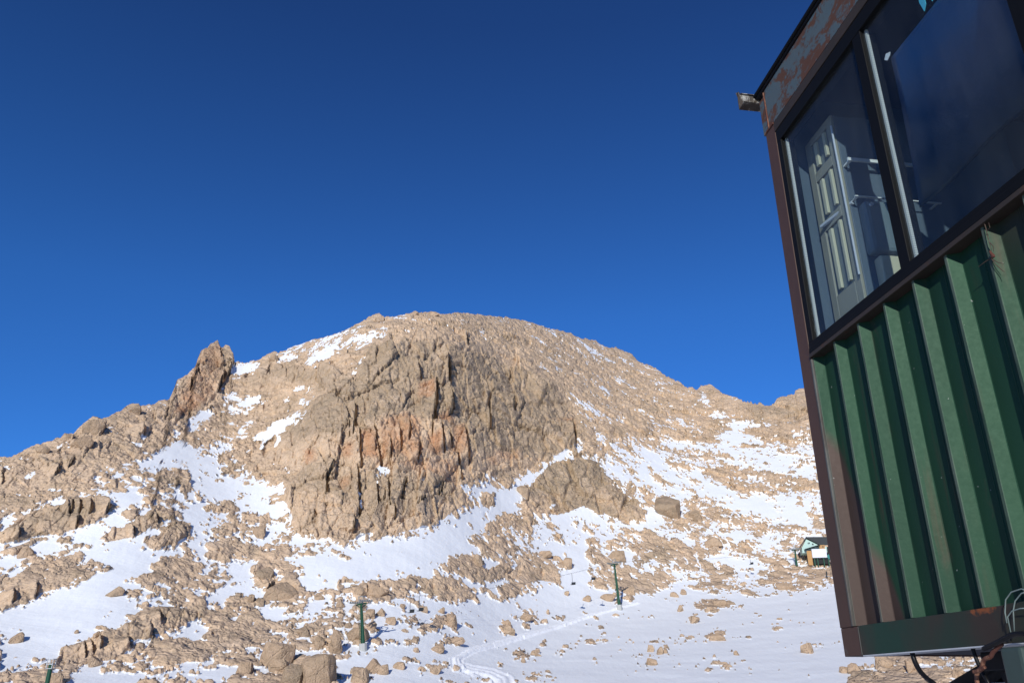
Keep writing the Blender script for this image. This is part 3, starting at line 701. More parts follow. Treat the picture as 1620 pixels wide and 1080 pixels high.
for tile, fl in LEDGE:
    pts = Z(*TILES[tile], fl)
    for (x0, y0), (x1, y1) in zip(pts[:-1], pts[1:]):
        m = (px > min(x0, x1) - 6) & (px < max(x0, x1) + 6) & (py > min(y0, y1) - 16) & (py < max(y0, y1) + 45)
        if not m.any(): continue
        X_ = px[m] + wx[m] * .5; Y_ = py[m] + wy[m] * .8
        dd = Y_ - (y0 + (y1 - y0) * (X_ - x0) / (x1 - x0)); u_ = (X_ - x0) / (x1 - x0)
        prof = np.where(dd > 0, 2.2 * np.exp(-dd / 16.0), -.9 * np.exp(dd / 5.0)) * smooth(u_, -.06, .04) * (1 - smooth(u_, .96, 1.06))
        cur = cr[m]; cr[m] = np.where(np.abs(prof) > np.abs(cur), prof, cur)
D_h = D_h + cr * smooth(rock, 0, .3) * (.35 + .65 * Kc) * (RR / 230)
edge = 1 - .75 * smooth(v, .955, .995)[:, None]
D_n = D_n * edge; D_h = D_h * (1 - .6 * smooth(v, .96, 1.0)[:, None])
D_n *= smooth(v, 0, .01)[:, None]

# ---- groomed track on the near slope
TRACK = [(1010, 953), (940, 972), (860, 998), (800, 1015), (745, 1030), (722, 1042), (724, 1052), (745, 1060), (775, 1066), (795, 1076), (800, 1095)]
td = np.full(RR.shape, 1e9); ts = np.zeros_like(RR); acc = 0
for (x0, y0), (x1, y1) in zip(TRACK[:-1], TRACK[1:]):
    L = math.hypot(x1 - x0, y1 - y0)
    q_ = np.clip(((px - x0) * (x1 - x0) + (py - y0) * (y1 - y0)) / L ** 2, 0, 1)
    d = np.hypot(px - x0 - q_ * (x1 - x0), (py - y0 - q_ * (y1 - y0)) * 1.6)
    ts = np.where(d < td, acc + q_ * L, ts); td = np.minimum(td, d); acc += L
tw = np.interp(ts, [0, 150, 300, 330, 420], [4.5, 8, 12, 17, 24])
trk = (1 - smooth(td, tw * .7, tw)) * inside
D_n = D_n + trk * (.16 * np.sin(td / np.maximum(tw, 1) * 8) + .10 * fbm(X / .6, Y / .6, 2, 75)) + .10 * trk
rock = rock * (1 - trk)

Nh = np.stack([-np.sin(a_), -np.cos(a_), .25 + 0 * a_], -1)
P = P + N * D_n[..., None] + Nh * D_h[..., None]

# far side of the mountain
back = []
top = P[-1]; dirb = np.stack([np.sin(np.radians(az_g)), np.cos(np.radians(az_g))], -1)
zt = top[:, 2]
for dr, dz in ((4, 1.2), (14, 7), (50, 34), (150, 110), (400, 320)):
    b = top.copy(); b[:, :2] += dirb * dr; b[:, 2] = np.maximum(zt - dz, -3.0); back.append(b)
P = np.concatenate([P, np.stack(back)], 0)
def pad(a): return np.concatenate([a, np.repeat(a[-1:], len(back), 0)], 0)
attr = np.stack([1 - pad(rock), np.clip(pad(DK), 0, 1), np.clip(pad(OR), 0, 1), pad(trk)], -1)
# turf-brown bank at the very bottom
nv, nu = P.shape[:2]
idx = np.arange(nv * nu).reshape(nv, nu)
quads = np.stack([idx[:-1, :-1], idx[:-1, 1:], idx[1:, 1:], idx[1:, :-1]], -1).reshape(-1, 4)
me = bpy.data.meshes.new('mountain')
me.vertices.add(nv * nu); me.vertices.foreach_set('co', P.reshape(-1).astype(np.float32))
me.loops.add(quads.size); me.polygons.add(len(quads))
me.loops.foreach_set('vertex_index', quads.reshape(-1).astype(np.int32))
me.polygons.foreach_set('loop_start', np.arange(0, quads.size, 4, dtype=np.int32))
me.update(calc_edges=True)
ca = me.color_attributes.new('surface', 'FLOAT_COLOR', 'POINT')
ca.data.foreach_set('color', attr.reshape(-1).astype(np.float32))
mountain = bpy.data.objects.new('mountain', me); COL.objects.link(mountain)
mountain['kind'] = 'structure'

# lookup of terrain points from a view direction
def spot(x, y):
    az, el = azel(x, y)
    i = int(np.argmin(np.abs(az_g - az))); col = P[:NV, i]
    e = np.degrees(np.arctan2(col[:, 2] - EYE, np.hypot(col[:, 0], col[:, 1])))
    j = int(np.argmin(np.abs(e - el)))
    return Vector(col[j]), Vector(N[j, i])

def rock_nodes(m, co, sc=1.0):
    """tan granite: broad tone changes, grey lichen, fine grain"""
    n1 = m.noise(co, .05 * sc, 5, .6, .4); n2 = m.noise(co, .55 * sc, 6, .65, .2); n3 = m.noise(co, 3.2 * sc, 4, .7)
    c = m.mix(m.ramp(n1, [(.35, 0.), (.65, 1.)]), (.63, .45, .295), (.54, .402, .278))
    c = m.mix(m.ramp(n2, [(.3, 0.), (.75, .85)]), c, (.46, .33, .215))
    c = m.mix(m.ramp(n3, [(.45, 0.), (.8, .55)]), c, (.66, .50, .36))
    return c, n2, n3

m = NT('rock_and_snow')
co = m.coord('Object')
at = m.n('ShaderNodeAttribute', attribute_name='surface'); sep = m.n('ShaderNodeSeparateColor'); m.l(at.outputs['Color'], sep.inputs[0])
c, n2, n3 = rock_nodes(m, co)
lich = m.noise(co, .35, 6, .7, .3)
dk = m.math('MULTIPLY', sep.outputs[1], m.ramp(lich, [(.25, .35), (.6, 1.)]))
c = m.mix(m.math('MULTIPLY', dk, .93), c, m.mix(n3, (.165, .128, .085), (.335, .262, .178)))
sp = m.ramp(m.noise(co, .9, 7, .75), [(.56, 0.), (.68, .42)])
c = m.mix(sp, c, (.20, .165, .12))
cs = m.coord('Object', (1, 1, .25)); os_ = m.noise(cs, .25, 5, .6, .5)
c = m.mix(m.math('MULTIPLY', sep.outputs[2], m.ramp(os_, [(.25, .3), (.55, 1.)])), c, (.44, .215, .105))
def vor(scale):
    nd = m.n('ShaderNodeTexVoronoi', feature='DISTANCE_TO_EDGE'); nd.inputs['Scale'].default_value = scale
    wv = m.n('ShaderNodeVectorMath', operation='ADD'); m.l(co, wv.inputs[0])
    wn = m.n('ShaderNodeVectorMath', operation='SCALE'); m.l(m.noise(co, scale * 1.3, 3, .6, 0, True), wn.inputs[0]); wn.inputs['Scale'].default_value = .7 / scale; m.l(wn.outputs[0], wv.inputs[1])
    m.l(wv.outputs[0], nd.inputs['Vector']); return m.ramp(nd.outputs['Distance'], [(0., 0.), (.06, 1.)])
n1b = m.ramp(m.noise(co, .09, 4, .6), [(.4, .25), (.6, 1.)])
n1b = m.ramp(m.noise(co, .09, 4, .6), [(.4, .25), (.6, 1.)])
def facet(scale, seed):
    nd = m.n('ShaderNodeTexVoronoi', feature='F1', distance='CHEBYCHEV'); nd.inputs['Scale'].default_value = scale
    mp = m.n('ShaderNodeMapping'); mp.inputs['Rotation'].default_value = (.5 + seed, .3 * seed, .8); mp.inputs['Location'].default_value = (seed * 7.3, 3.1, 9.7); m.l(co, mp.inputs['Vector'])
    wv = m.n('ShaderNodeVectorMath', operation='ADD'); m.l(mp.outputs[0], wv.inputs[0])
    wn = m.n('ShaderNodeVectorMath', operation='SCALE'); m.l(m.noise(mp.outputs[0], scale * 1.1, 2, .5, 0, True), wn.inputs[0]); wn.inputs['Scale'].default_value = .5 / scale; m.l(wn.outputs[0], wv.inputs[1])
    m.l(wv.outputs[0], nd.inputs['Vector']); return m.math('DIVIDE', nd.outputs['Distance'], scale)
hgt = m.math('ADD', m.math('ADD', m.math('MULTIPLY', facet(.28, 0), -.55), m.math('MULTIPLY', facet(.75, 1), -.55)), m.math('MULTIPLY', facet(1.9, 2), -.38))
fm = m.ramp(m.noise(co, .13, 4, .6, .3), [(.36, .25), (.6, 1.)]); hgt = m.math('MULTIPLY', hgt, fm)
hgt = m.math('ADD', hgt, m.math('ADD', m.math('MULTIPLY', ck_ := m.math('MULTIPLY', m.math('ADD', vor(.30), m.math('MULTIPLY', vor(1.0), .35)), n1b), .30), m.math('MULTIPLY', n3, .10)))
bp = m.bump(hgt, .68, 1.0)
big = m.noise(co, .16, 5, .62, .4); c = m.mix(m.ramp(big, [(.52, 0.), (.66, .55)]), c, (.30, .23, .155)); c = m.mix(m.ramp(big, [(.32, .4), (.45, 0.)]), c, (.66, .51, .375))
mot = m.noise(co, 1.7, 6, .78, .4); c = m.mix(m.ramp(mot, [(.34, .45), (.48, 0.)]), c, (.25, .185, .13)); c = m.mix(m.ramp(mot, [(.54, 0.), (.70, .6)]), c, (.74, .57, .42))
rk_sh = m.bsdf(c, .9, 0, bp, .15)
sb = m.bump(m.math('ADD', m.noise(m.coord('Object', (1.0, .35, 1.0)), 1.6, 5, .6), m.math('MULTIPLY', m.noise(m.coord('Object', (.12, 1.1, .6)), 1.1, 6, .65, .6), .8)), .5, .14)
sc_ = m.mix(m.noise(co, .12, 4, .6), (.77, .79, .805), (.81, .825, .835))
sc_ = m.mix(at.outputs['Alpha'], sc_, (.90, .91, .92))
sn_sh = m.bsdf(sc_, .55, 0, sb, .25)
mx = m.n('ShaderNodeMixShader')
edge_n = m.math('ADD', sep.outputs[0], m.math('MULTIPLY', m.math('SUBTRACT', n3, .5), .5))
m.l(m.ramp(edge_n, [(.62, 0.), (.76, 1.)]), mx.inputs[0]); m.l(rk_sh, mx.inputs[1]); m.l(sn_sh, mx.inputs[2])
MAT_TERRAIN = m.done(mx.outputs[0])
me.materials.append(MAT_TERRAIN)

# level ground around the viewer, reaching the horizon
bm = bmesh.new()
rings = []
for r in (0.01, 6, 15, 40, 80, 113, 128, 400, 3000, 9000):
    ring = []
    for k in range(72):
        a = 2 * math.pi * k / 72
        inner = r < 130
        z = -.03 + (.08 * math.sin(k * 1.7 + r) if 6 <= r <= 40 else 0) - (0 if r < 115 else 4.0)
        ring.append(bm.verts.new((r * math.sin(a), r * math.cos(a), z)))
    rings.append(ring)
for a, b in zip(rings[:-1], rings[1:]):
    for k in range(72): bm.faces.new((a[k], a[(k + 1) % 72], b[(k + 1) % 72], b[k]))
bmesh.ops.recalc_face_normals(bm, faces=bm.faces)
gm = bpy.data.meshes.new('ground'); bm.to_mesh(gm); bm.free()
m = NT('ground_snow'); co = m.coord('Object')
c, n2, n3 = rock_nodes(m, co, 1.5)
pt = m.ramp(m.math('ADD', m.noise(co, .15, 6, .65), m.math('MULTIPLY', n3, .06)), [(.53, 0.), (.56, 1.)])
gc = m.mix(pt, (.78, .80, .82), c)
MAT_GROUND = m.done(m.bsdf(gc, .7, 0, m.bump(m.math('ADD', n2, pt), .5, .15), .2))
gm.materials.append(MAT_GROUND)
ground = bpy.data.objects.new('ground', gm); COL.objects.link(ground); ground['kind'] = 'structure'
# ------------------------------------------------------------------ the control cabin beside the viewer
WAZ = math.atan2(600 - 810, F_PX / CP)                     # bearing of the facade
WD = Vector((math.sin(WAZ), math.cos(WAZ), 0)); WN = Vector((-WD.y, WD.x, 0))
WH = 1.45                                                   # distance of the facade from the eye
CABROT = math.atan2(WD.y, WD.x)
ZB = .10                                                    # underside of the cabin above eye level
CAB_LOC = WN * (-WH) + Vector((0, 0, EYE + ZB))
TR = Matrix.Translation((0, 0, -ZB))

def onwall(x, y, h=0.0):
    """point seen at (x, y) on the plane h in front of the facade -> cabin axes (s, h, z)"""
    r = Vector(ray(x, y)); t = -(WH - h) / WN.dot(r); p = r * t
    return Vector((p.dot(WD), h, p.z))
def on_s(x, y, s):
    r = Vector(ray(x, y)); t = s / WD.dot(r); p = r * t
    return Vector((s, p.dot(WN) + WH, p.z))

m = NT('green_paint'); co = m.coord('Object'); cs = m.coord('Object', (1.0, .2, .22))
sx = m.n('ShaderNodeSeparateXYZ'); m.l(co, sx.inputs[0])
g1 = m.noise(cs, 5.0, 5, .6, .3); g2 = m.noise(co, 70, 4, .7); g3 = m.noise(cs, 2.1, 3, .5, .4)
c = m.mix(m.ramp(g1, [(.35, 0.), (.65, 1.)]), (.0105, .032, .0195), (.0145, .045, .025))
# brown overspray: low at the far corner, soft upright patches elsewhere
zb = m.math('ADD', m.math('MULTIPLY', m.math('SUBTRACT', sx.outputs[0], 2.48), 2.9), .80)
low = m.math('MULTIPLY', m.math('SUBTRACT', zb, sx.outputs[2]), 4.5, True)
brn = m.math('MAXIMUM', m.ramp(m.math('ADD', m.math('MULTIPLY', low, .62), g3), [(.62, 0.), (.82, 1.)]), m.ramp(g3, [(.64, 0.), (.76, .5)]))
c = m.mix(brn, c, (.052, .036, .030))
tint = m.mix(brn, (.62, 1.0, .74), (1.0, .85, .78))
c = m.mix(m.ramp(m.noise(cs, 9, 8, .7, .5), [(.60, 0.), (.70, .6)]), c, (.065, .045, .036))
c = m.mix(m.ramp(g2, [(.66, 0.), (.8, .25)]), c, (.03, .06, .04))
edge_wear_hi = m.math('MULTIPLY', m.ramp(m.math('ADD', m.math('MULTIPLY', sx.outputs[1], 120.0), 1.0), [(.70, 0.), (.95, .55)]), m.ramp(m.noise(cs, 14, 5, .7), [(.35, .2), (.6, 1.)]))  # pale outer rib edges: patchy wear plus a highlight put into the colour
c = m.mix(edge_wear_hi, c, (.13, .155, .125))
chip = m.ramp(m.noise(co, 85, 2, .5), [(.765, 0.), (.785, .6)]); c = m.mix(chip, c, (.30, .31, .28))
run = m.math('MULTIPLY', m.ramp(m.noise(m.coord('Object', (1., 1., .06)), 26, 4, .6), [(.56, 0.), (.70, .7)]), m.ramp(m.noise(co, 3.1, 3, .5), [(.42, 0.), (.62, 1.)])); c = m.mix(run, c, (.060, .034, .024))
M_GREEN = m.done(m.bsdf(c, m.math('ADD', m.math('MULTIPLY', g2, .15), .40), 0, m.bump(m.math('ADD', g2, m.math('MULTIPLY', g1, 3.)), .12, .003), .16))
next(n for n in M_GREEN.node_tree.nodes if n.type == 'BSDF_PRINCIPLED').inputs['Specular Tint'].default_value = (1, 1, 1, 1)
m.l(tint, next(n for n in M_GREEN.node_tree.nodes if n.type == 'BSDF_PRINCIPLED').inputs['Specular Tint'])
M_BROWN = painted('brown_paint', (.090, .050, .038), (.070, .042, .034), (.11, .11, .10), .60, .5, 5.0, .2, (1, 1, .3))
M_RAIL = painted('green_brown_paint', (.010, .040, .028), (.042, .028, .023), (.06, .05, .045), .66, .42, 4.5, .2, (1, 1, .6))
M_RAILBASE = None
M_FASCIA = painted('rusty_fascia', (.075, .110, .125), (.085, .110, .12), (.085, .042, .030), .475, .5, 5.5, .35, (.8, .8, 1.3))
M_BLACK = painted('black_frame_paint', (.0035, .0037, .004), (.005, .005, .005), (.016, .014, .012), .68, .6, 7.0, .15)
M_DARKST = painted('black_steel', (.008, .009, .011), (.012, .012, .014), (.03, .022, .018), .68, .55, 9.0, .2)
M_TRIM = painted('trim_paint', (.048, .036, .029), (.036, .031, .026), (.062, .034, .025), .58, .5, 8.0, .25)
M_EDGE = painted('worn_edge', (.12, .125, .115), (.07, .06, .052), (.28, .27, .25), .62, .5, 16.0, .3, (1, 1, .3))
M_ZINC = painted('galvanised_steel', (.42, .44, .46), (.52, .54, .56), (.2, .15, .11), .70, .45, 12.0, .1)
M_ALU = NT('spacer_aluminium'); _c = M_ALU.coord('Object')
_w = M_ALU.n('ShaderNodeTexWave', bands_direction='Z'); _w.inputs['Scale'].default_value = 42; M_ALU.l(_c, _w.inputs['Vector'])
M_ALU = M_ALU.done(M_ALU.bsdf(M_ALU.mix(M_ALU.ramp(_w.outputs['Fac'], [(.1, 0.), (.3, 1.)]), (.22, .23, .23), (.58, .58, .55)), .4, .1))
M_RUST = painted('rusty_pipe', (.13, .05, .035), (.09, .04, .03), (.22, .11, .07), .5, .7, 22.0, .5)
M_RUBBER = painted('black_cable', (.006, .006, .007), (.010, .010, .011), (.03, .03, .03), .75, .4, 20.0, .05)
M_WIRE = painted('pale_wire', (.22, .27, .25), (.18, .23, .21), (.4, .4, .38), .7, .4, 30.0, .05)
M_CREAM = painted('cream_enamel', (.50, .47, .32), (.45, .425, .30), (.22, .16, .10), .66, .45, 14.0, .1)
M_TANFR = painted('tan_frame', (.30, .285, .215), (.26, .25, .19), (.16, .12, .08), .64, .5, 14.0, .1)
M_RECESS = painted('grey_recess', (.17, .19, .175), (.15, .17, .16), (.10, .09, .07), .68, .5, 14.0, .1)
M_GREYBOX = painted('hammered_grey', (.12, .16, .175), (.14, .18, .19), (.07, .07, .07), .76, .4, 60.0, .4)
M_BLUEGREY = painted('blue_grey_enamel', (.085, .11, .14), (.10, .13, .155), (.06, .06, .06), .72, .45, 9.0, .1)
M_INT = painted('dark_lining', (.012, .013, .017), (.010, .011, .014), (.05, .05, .05), .8, .7, 5.0, .1)
M_WHITE = painted('white_plastic', (.75, .75, .70), (.70, .70, .66), (.45, .43, .38), .74, .4, 20.0, .05)

m = NT('window_glass'); co = m.coord('Object')
lw = m.n('ShaderNodeLayerWeight'); lw.inputs['Blend'].default_value = .5
fr = m.math('ADD', m.math('MULTIPLY', m.math('POWER', lw.outputs['Facing'], 5.0), .55), .02)
tr = m.n('ShaderNodeBsdfTransparent'); tr.inputs['Color'].default_value = (.90, .95, .97, 1)
gl = m.n('ShaderNodeBsdfGlossy'); gl.inputs['Roughness'].default_value = 0.0; gl.inputs['Color'].default_value = (1, 1, 1, 1)
mx = m.n('ShaderNodeMixShader'); m.l(fr, mx.inputs[0]); m.l(tr.outputs[0], mx.inputs[1]); m.l(gl.outputs[0], mx.inputs[2])
df = m.n('ShaderNodeBsdfDiffuse'); df.inputs['Color'].default_value = (.62, .66, .68, 1)
spk = m.ramp(m.noise(co, 26, 8, .8, .8), [(.665, 0.), (.72, .10)])
veil = m.math('MULTIPLY', m.ramp(m.noise(m.coord('Object', (1, 1, .25)), 3.2, 6, .65), [(.35, .0), (.8, 1.)]), .03)
dm = m.n('ShaderNodeMixShader'); m.l(m.math('ADD', spk, veil, True), dm.inputs[0]); m.l(mx.outputs[0], dm.inputs[1]); m.l(df.outputs[0], dm.inputs[2])
M_GLASS = m.done(dm.outputs[0])

cabin = empty('control_cabin', CAB_LOC, (0, 0, CABROT))
tag(cabin, 'green and brown corrugated metal cabin with big windows, close at the right', 'cabin')
S_FAR, S_NEAR, DEEP = 2.575, -.9, 2.0
# corrugated wall: one folded sheet
prof = []
PER = .1487
k = -1
pts = [(2.4875, 0.0)]
s_o = 2.4875
while s_o > S_NEAR:
    pts += [(s_o, .0), (s_o - .0015, -.0004), (s_o - .0185, -.0285), (s_o - .0205, -.030)]
    nx_ = s_o - PER
    pts += [(nx_ + .058, -.030), (nx_ + .055, -.0285), (nx_ + .052, -.030), (nx_ + .026, -.030), (nx_ + .0225, -.0285), (nx_ + .0085, -.0006), (nx_ + .0065, 0.0)]
    s_o = nx_
bm = bmesh.new()
zs = [.194, .21, .35, .5, .65, .8, .95, 1.07, 1.092]
rows = []
rg = random.Random(3)
for z in zs: rows.append([bm.verts.new((s, h + rg.uniform(-.0006, .0006), z)) for s, h in pts])
for a, b in zip(rows[:-1], rows[1:]):
    for i in range(len(pts) - 1): bm.faces.new((a[i], b[i], b[i + 1], a[i + 1]))
bmesh.ops.recalc_face_normals(bm, faces=bm.faces)
bmesh.ops.transform(bm, matrix=TR, verts=bm.verts)
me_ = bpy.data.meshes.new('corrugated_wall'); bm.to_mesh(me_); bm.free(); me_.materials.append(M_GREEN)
cw = bpy.data.objects.new('corrugated_wall', me_); COL.objects.link(cw); cw.parent = cabin
sm = cw.modifiers.new('thick', 'SOLIDIFY'); sm.thickness = .0016; sm.offset = -1
# bottom rail, a channel with a flange below
b = MB(); b.box((1.8225, -.002, .1085), (2.4655, .004, .1925), bev=.0012); b.box((1.8225, -.055, .187), (2.4655, -.0025, .1915))
nt_ = M_RAIL.copy(); nt_.name = 'rail_paint_with_rust'
T_ = nt_.node_tree; bs_ = next(n for n in T_.nodes if n.type == 'BSDF_PRINCIPLED'); lk = bs_.inputs['Base Color'].links[0].from_socket
tc_ = T_.nodes.new('ShaderNodeTexCoord'); mp_ = T_.nodes.new('ShaderNodeMapping'); mp_.vector_type = 'TEXTURE'
rp_ = onwall(1556, 963); mp_.inputs['Location'].default_value = (rp_.x, 0, rp_.z - ZB); mp_.inputs['Scale'].default_value = (.085, 1, .016)
ln_ = T_.nodes.new('ShaderNodeVectorMath'); ln_.operation = 'LENGTH'; nz_ = T_.nodes.new('ShaderNodeTexNoise'); nz_.inputs['Scale'].default_value = 70; nz_.inputs['Detail'].default_value = 5
ad_ = T_.nodes.new('ShaderNodeMath'); ad_.operation = 'MULTIPLY_ADD'; ad_.inputs[1].default_value = 2.2
T_.links.new(tc_.outputs['Object'], mp_.inputs[0]); T_.links.new(mp_.outputs[0], ln_.inputs[0]); T_.links.new(tc_.outputs['Object'], nz_.inputs['Vector'])
T_.links.new(nz_.outputs['Fac'], ad_.inputs[0]); T_.links.new(ln_.outputs['Value'], ad_.inputs[2])
cr_ = T_.nodes.new('ShaderNodeValToRGB'); cr_.color_ramp.elements[0].position = .62; cr_.color_ramp.elements[0].color = (1, 1, 1, 1); cr_.color_ramp.elements[1].position = .80; cr_.color_ramp.elements[1].color = (0, 0, 0, 1)
sc2 = T_.nodes.new('ShaderNodeMath'); sc2.operation = 'MULTIPLY'; sc2.inputs[1].default_value = .46
T_.links.new(ad_.outputs[0], sc2.inputs[0]); T_.links.new(sc2.outputs[0], cr_.inputs[0])
mxr = T_.nodes.new('ShaderNodeMix'); mxr.data_type = 'RGBA'; T_.links.new(cr_.outputs[0], mxr.inputs[0]); T_.links.new(lk, mxr.inputs[6]); mxr.inputs[7].default_value = (.20, .062, .022, 1)
T_.links.new(mxr.outputs[2], bs_.inputs['Base Color'])
rail = b.build('bottom_rail', nt_, cabin, M=TR)
b = MB(); b.box((1.0, -.060, .1045), (2.4655, .003, .108)); b.build('rail_flange', M_ZINC, rail, M=TR)
b = MB(); b.box((S_NEAR, -.002, .1085), (1.820, .005, .1945), bev=.0012); b.build('bottom_rail', M_RAIL, cabin, M=TR)
# corner post
b = MB(); b.box((2.500, -.07, .192), (2.575, .0035, 2.1235), bev=.003); b.box((2.468, -.06, .1075), (2.573, .0025, .1915), bev=.002)
post = b.build('corner_post', M_BROWN, cabin, M=TR)
b = MB(); b.box((2.4885, -.03, .193), (2.4985, .0075, 1.088), bev=.002); b.build('edge_strip', M_EDGE, post, M=TR)
b = MB(); b.box((2.466, -.012, .110), (2.4676, .0055, .19)); b.build('seam_strip', M_EDGE, post, M=TR)
# fascia and roof
b = MB(); b.box((S_NEAR, -.02, 2.1265), (2.5375, .003, 2.318), bev=.001); b.build('fascia', M_FASCIA, cabin, M=TR)
b = MB(); b.box((2.5405, -.06, 2.1265), (2.592, .0025, 2.30), bev=.002); b.build('corner_cap', M_FASCIA, cabin, M=TR)
b = MB(); b.tube([(2.539, .0045, 2.13), (2.541, .005, 2.31)], .0035, 8); b.tube([(2.575, .0045, 2.125), (2.50, .0055, 2.123)], .004, 8); b.build('weld_seam', M_RUST, cabin, M=TR)
b = MB(); b.box((S_NEAR, -DEEP - .02, 2.3205), (2.598, .012, 2.349), bev=.004); roof = b.build('roof', M_DARKST, cabin, M=TR)
b = MB(); b.tube([(S_NEAR, .014, 2.336), (2.598, .014, 2.336)], .0085, 10); b.build('roof_lip', M_BLACK, roof, M=TR)
b = MB(); b.box((S_NEAR, -.02, 2.080), (2.4985, .0055, 2.1215), bev=.0015); b.build('window_head_trim', M_TRIM, cabin, M=TR)
# gutter end that sticks out past the corner
g0 = on_s(1173, 168, 2.63)
gh = max(.05, min(.25, g0.y))
b = MB()
zt = on_s(1176, 145, 2.63).z; zb_ = on_s(1173, 168, 2.63).z
b.box((2.600, -DEEP, zb_), (2.655, gh, zb_ + .003)); b.box((2.600, -DEEP, zb_ + .0035), (2.603, gh - .03, zb_ + .022)); b.box((2.652, -DEEP, zb_ + .0035), (2.655, gh, zt))
b.box((2.645, -DEEP, zt + .0005), (2.662, gh - .012, zt + .0035))
b.bar((2.6515, gh + .001, zt - .01), (2.668, gh - .02, zt + .012), .004, .03)
b.build('gutter_end', painted('gutter_rust', (.05, .036, .028), (.09, .08, .065), (.34, .33, .29), .53, .6, 14.0, .3), cabin, M=TR)
# walls that close the box, floor
b = MB(); b.box((2.535, -DEEP, .11), (2.566, -.072, 2.315)); b.build('end_wall', M_BROWN, cabin, M=TR)
b = MB(); b.box((S_NEAR, -DEEP, .11), (2.533, -DEEP + .03, 2.315)); b.build('rear_wall', M_INT, cabin, M=TR)
b = MB(); b.box((S_NEAR - .03, -DEEP, .11), (S_NEAR - .002, 0, 2.315)); b.build('near_end_wall', M_BROWN, cabin, M=TR)
b = MB(); b.box((S_NEAR, -DEEP, .1105), (2.466, -.062, .16)); b.build('floor', M_DARKST, cabin, M=TR)
b = MB(); b.box((S_NEAR, -.05, .1615), (2.4845, -.042, 1.085)); b.build('inner_lining', M_INT, cabin, M=TR)
b = MB(); b.box((S_NEAR, -DEEP + .035, 2.285), (2.5325, -.025, 2.312)); b.build('ceiling', M_INT, cabin, M=TR)
b = MB(); b.box((2.522, -DEEP + .035, .165), (2.5335, -.075, 2.283)); b.build('end_lining', M_BLUEGREY, cabin, M=TR)
# windows
fr_ = MB()
fr_.box((S_NEAR, -.055, 2.0225), (2.4975, .003, 2.078), bev=.002)      # head
fr_.box((S_NEAR, -.055, 1.1075), (2.4975, .004, 1.150), bev=.002)      # bottom
fr_.box((S_NEAR, .0045, 1.1085), (2.492, .0085, 1.128), bev=.001)
fr_.box((2.4665, -.055, 1.1505), (2.4965, .003, 2.022), bev=.002)
wf = fr_.build('window_frame', M_BLACK, cabin, M=TR)
for s0, s1 in ((1.886, 1.932), (1.282, 1.334), (.68, .73), (.08, .13)):
    b = MB(); b.box((s0, -.055, 1.1505), (s1, .002, 2.022), bev=.002); b.build('mullion', M_BLACK, wf, M=TR)
b = MB(); b.box((S_NEAR, -.048, 1.0925), (2.494, .0105, 1.107), bev=.0015); b.build('sill', M_TRIM, cabin, M=TR)
for s0, s1 in ((1.9325, 2.466), (1.3345, 1.8855), (.7305, 1.2815), (.1305, .6795), (S_NEAR + .01, .0795)):
    b = MB(); b.box((s0, -.0145, 1.1505), (s1, -.0105, 2.022)); pn = b.build('window_pane', M_GLASS, wf, M=TR)
    b = MB(); b.box((s1 - .0085, -.0245, 1.152), (s1 - .001, -.0150, 2.020)); b.build('glazing_spacer', M_ALU, pn, M=TR)
    b = MB(); b.box((s0 + .001, -.031, 1.151), (s1 - .009, -.0150, 1.157)); b.build('glazing_spacer', M_INT, pn, M=TR)

# ------------------------------------------------------------------ what stands in the cabin
ec = empty('electric_cabinet', CAB_LOC + WD * 2.4 - WN * .4 + Vector((0, 0, .06)), (0, 0, CABROT))
tag(ec, 'cream panelled electric cabinet with grey box, standing behind the first window', 'cabinet')
EC0 = Matrix.Translation((-2.4, .4, -ZB - .06))
HS = -.115
b = MB(); b.box((2.30, -.85, .165), (2.50, HS - .012, 2.02), bev=.004); b.build('body', M_BLUEGREY, ec, M=EC0)
def pf(x, y): q_ = onwall(x, y, HS); return q_.x, q_.z
b = MB()
for s0, s1, z0, z1 in ((2.300, 2.338, 1.17, 2.02), (2.462, 2.50, 1.17, 2.02), (2.339, 2.461, 1.17, 1.33), (2.339, 2.461, 1.60, 1.645), (2.339, 2.461, 1.82, 1.862), (2.339, 2.461, 1.99, 2.02)):
    b.box((s0, HS - .0115, z0), (s1, HS, z1), bev=.002)
b.build('side_frame', M_TANFR, ec, M=EC0)
for z0, z1 in ((1.335, 1.595), (1.65, 1.815), (1.867, 1.985)):
    b = MB(); b.box((2.341, HS - .011, z0), (2.459, HS - .006, z1)); lp = b.build('louvre_panel', M_RECESS, ec, M=EC0)
    for s0, s1 in ((2.350, 2.366), (2.412, 2.432)):
        b = MB(); b.box((s0, HS - .0055, z0 + .006), (s1, HS + .006, z1 - .006), bev=.002); b.build('louvre_bar', M_CREAM, lp, M=EC0)
b = MB(); b.tube([(2.292, HS + .008, 1.33), (2.292, HS + .008, 1.96)], .004, 8); b.tube([(2.29, HS - .02, 1.625), (2.46, HS + .012, 1.622)], .008, 10); b.build('latch_rod', M_ZINC, ec, M=EC0)
b = MB(); b.box((2.245, -.335, 1.405), (2.298, -.150, 1.612), bev=.014); jb = b.build('switch_box', M_GREYBOX, ec, M=EC0)
b = MB(); b.tube([(2.244, -.17, 1.588), (2.236, -.17, 1.588)], .007, 12); b.build('knob', M_ZINC, jb, M=EC0)
b = MB(); b.box((2.2405, -.318, 1.50), (2.2445, -.262, 1.597), bev=.001); b.build('paper_note', M_WHITE, jb, M=EC0)
b = MB(); b.prism([(-.302, 1.512), (-.284, 1.507), (-.290, 1.522), (-.279, 1.535), (-.294, 1.527)], -2.2395, -2.2385, Matrix(((0, 0, -1, 0), (1, 0, 0, 0), (0, 1, 0, 0), (0, 0, 0, 1)))); b.build('note_mark', M_BLACK, jb, M=EC0)
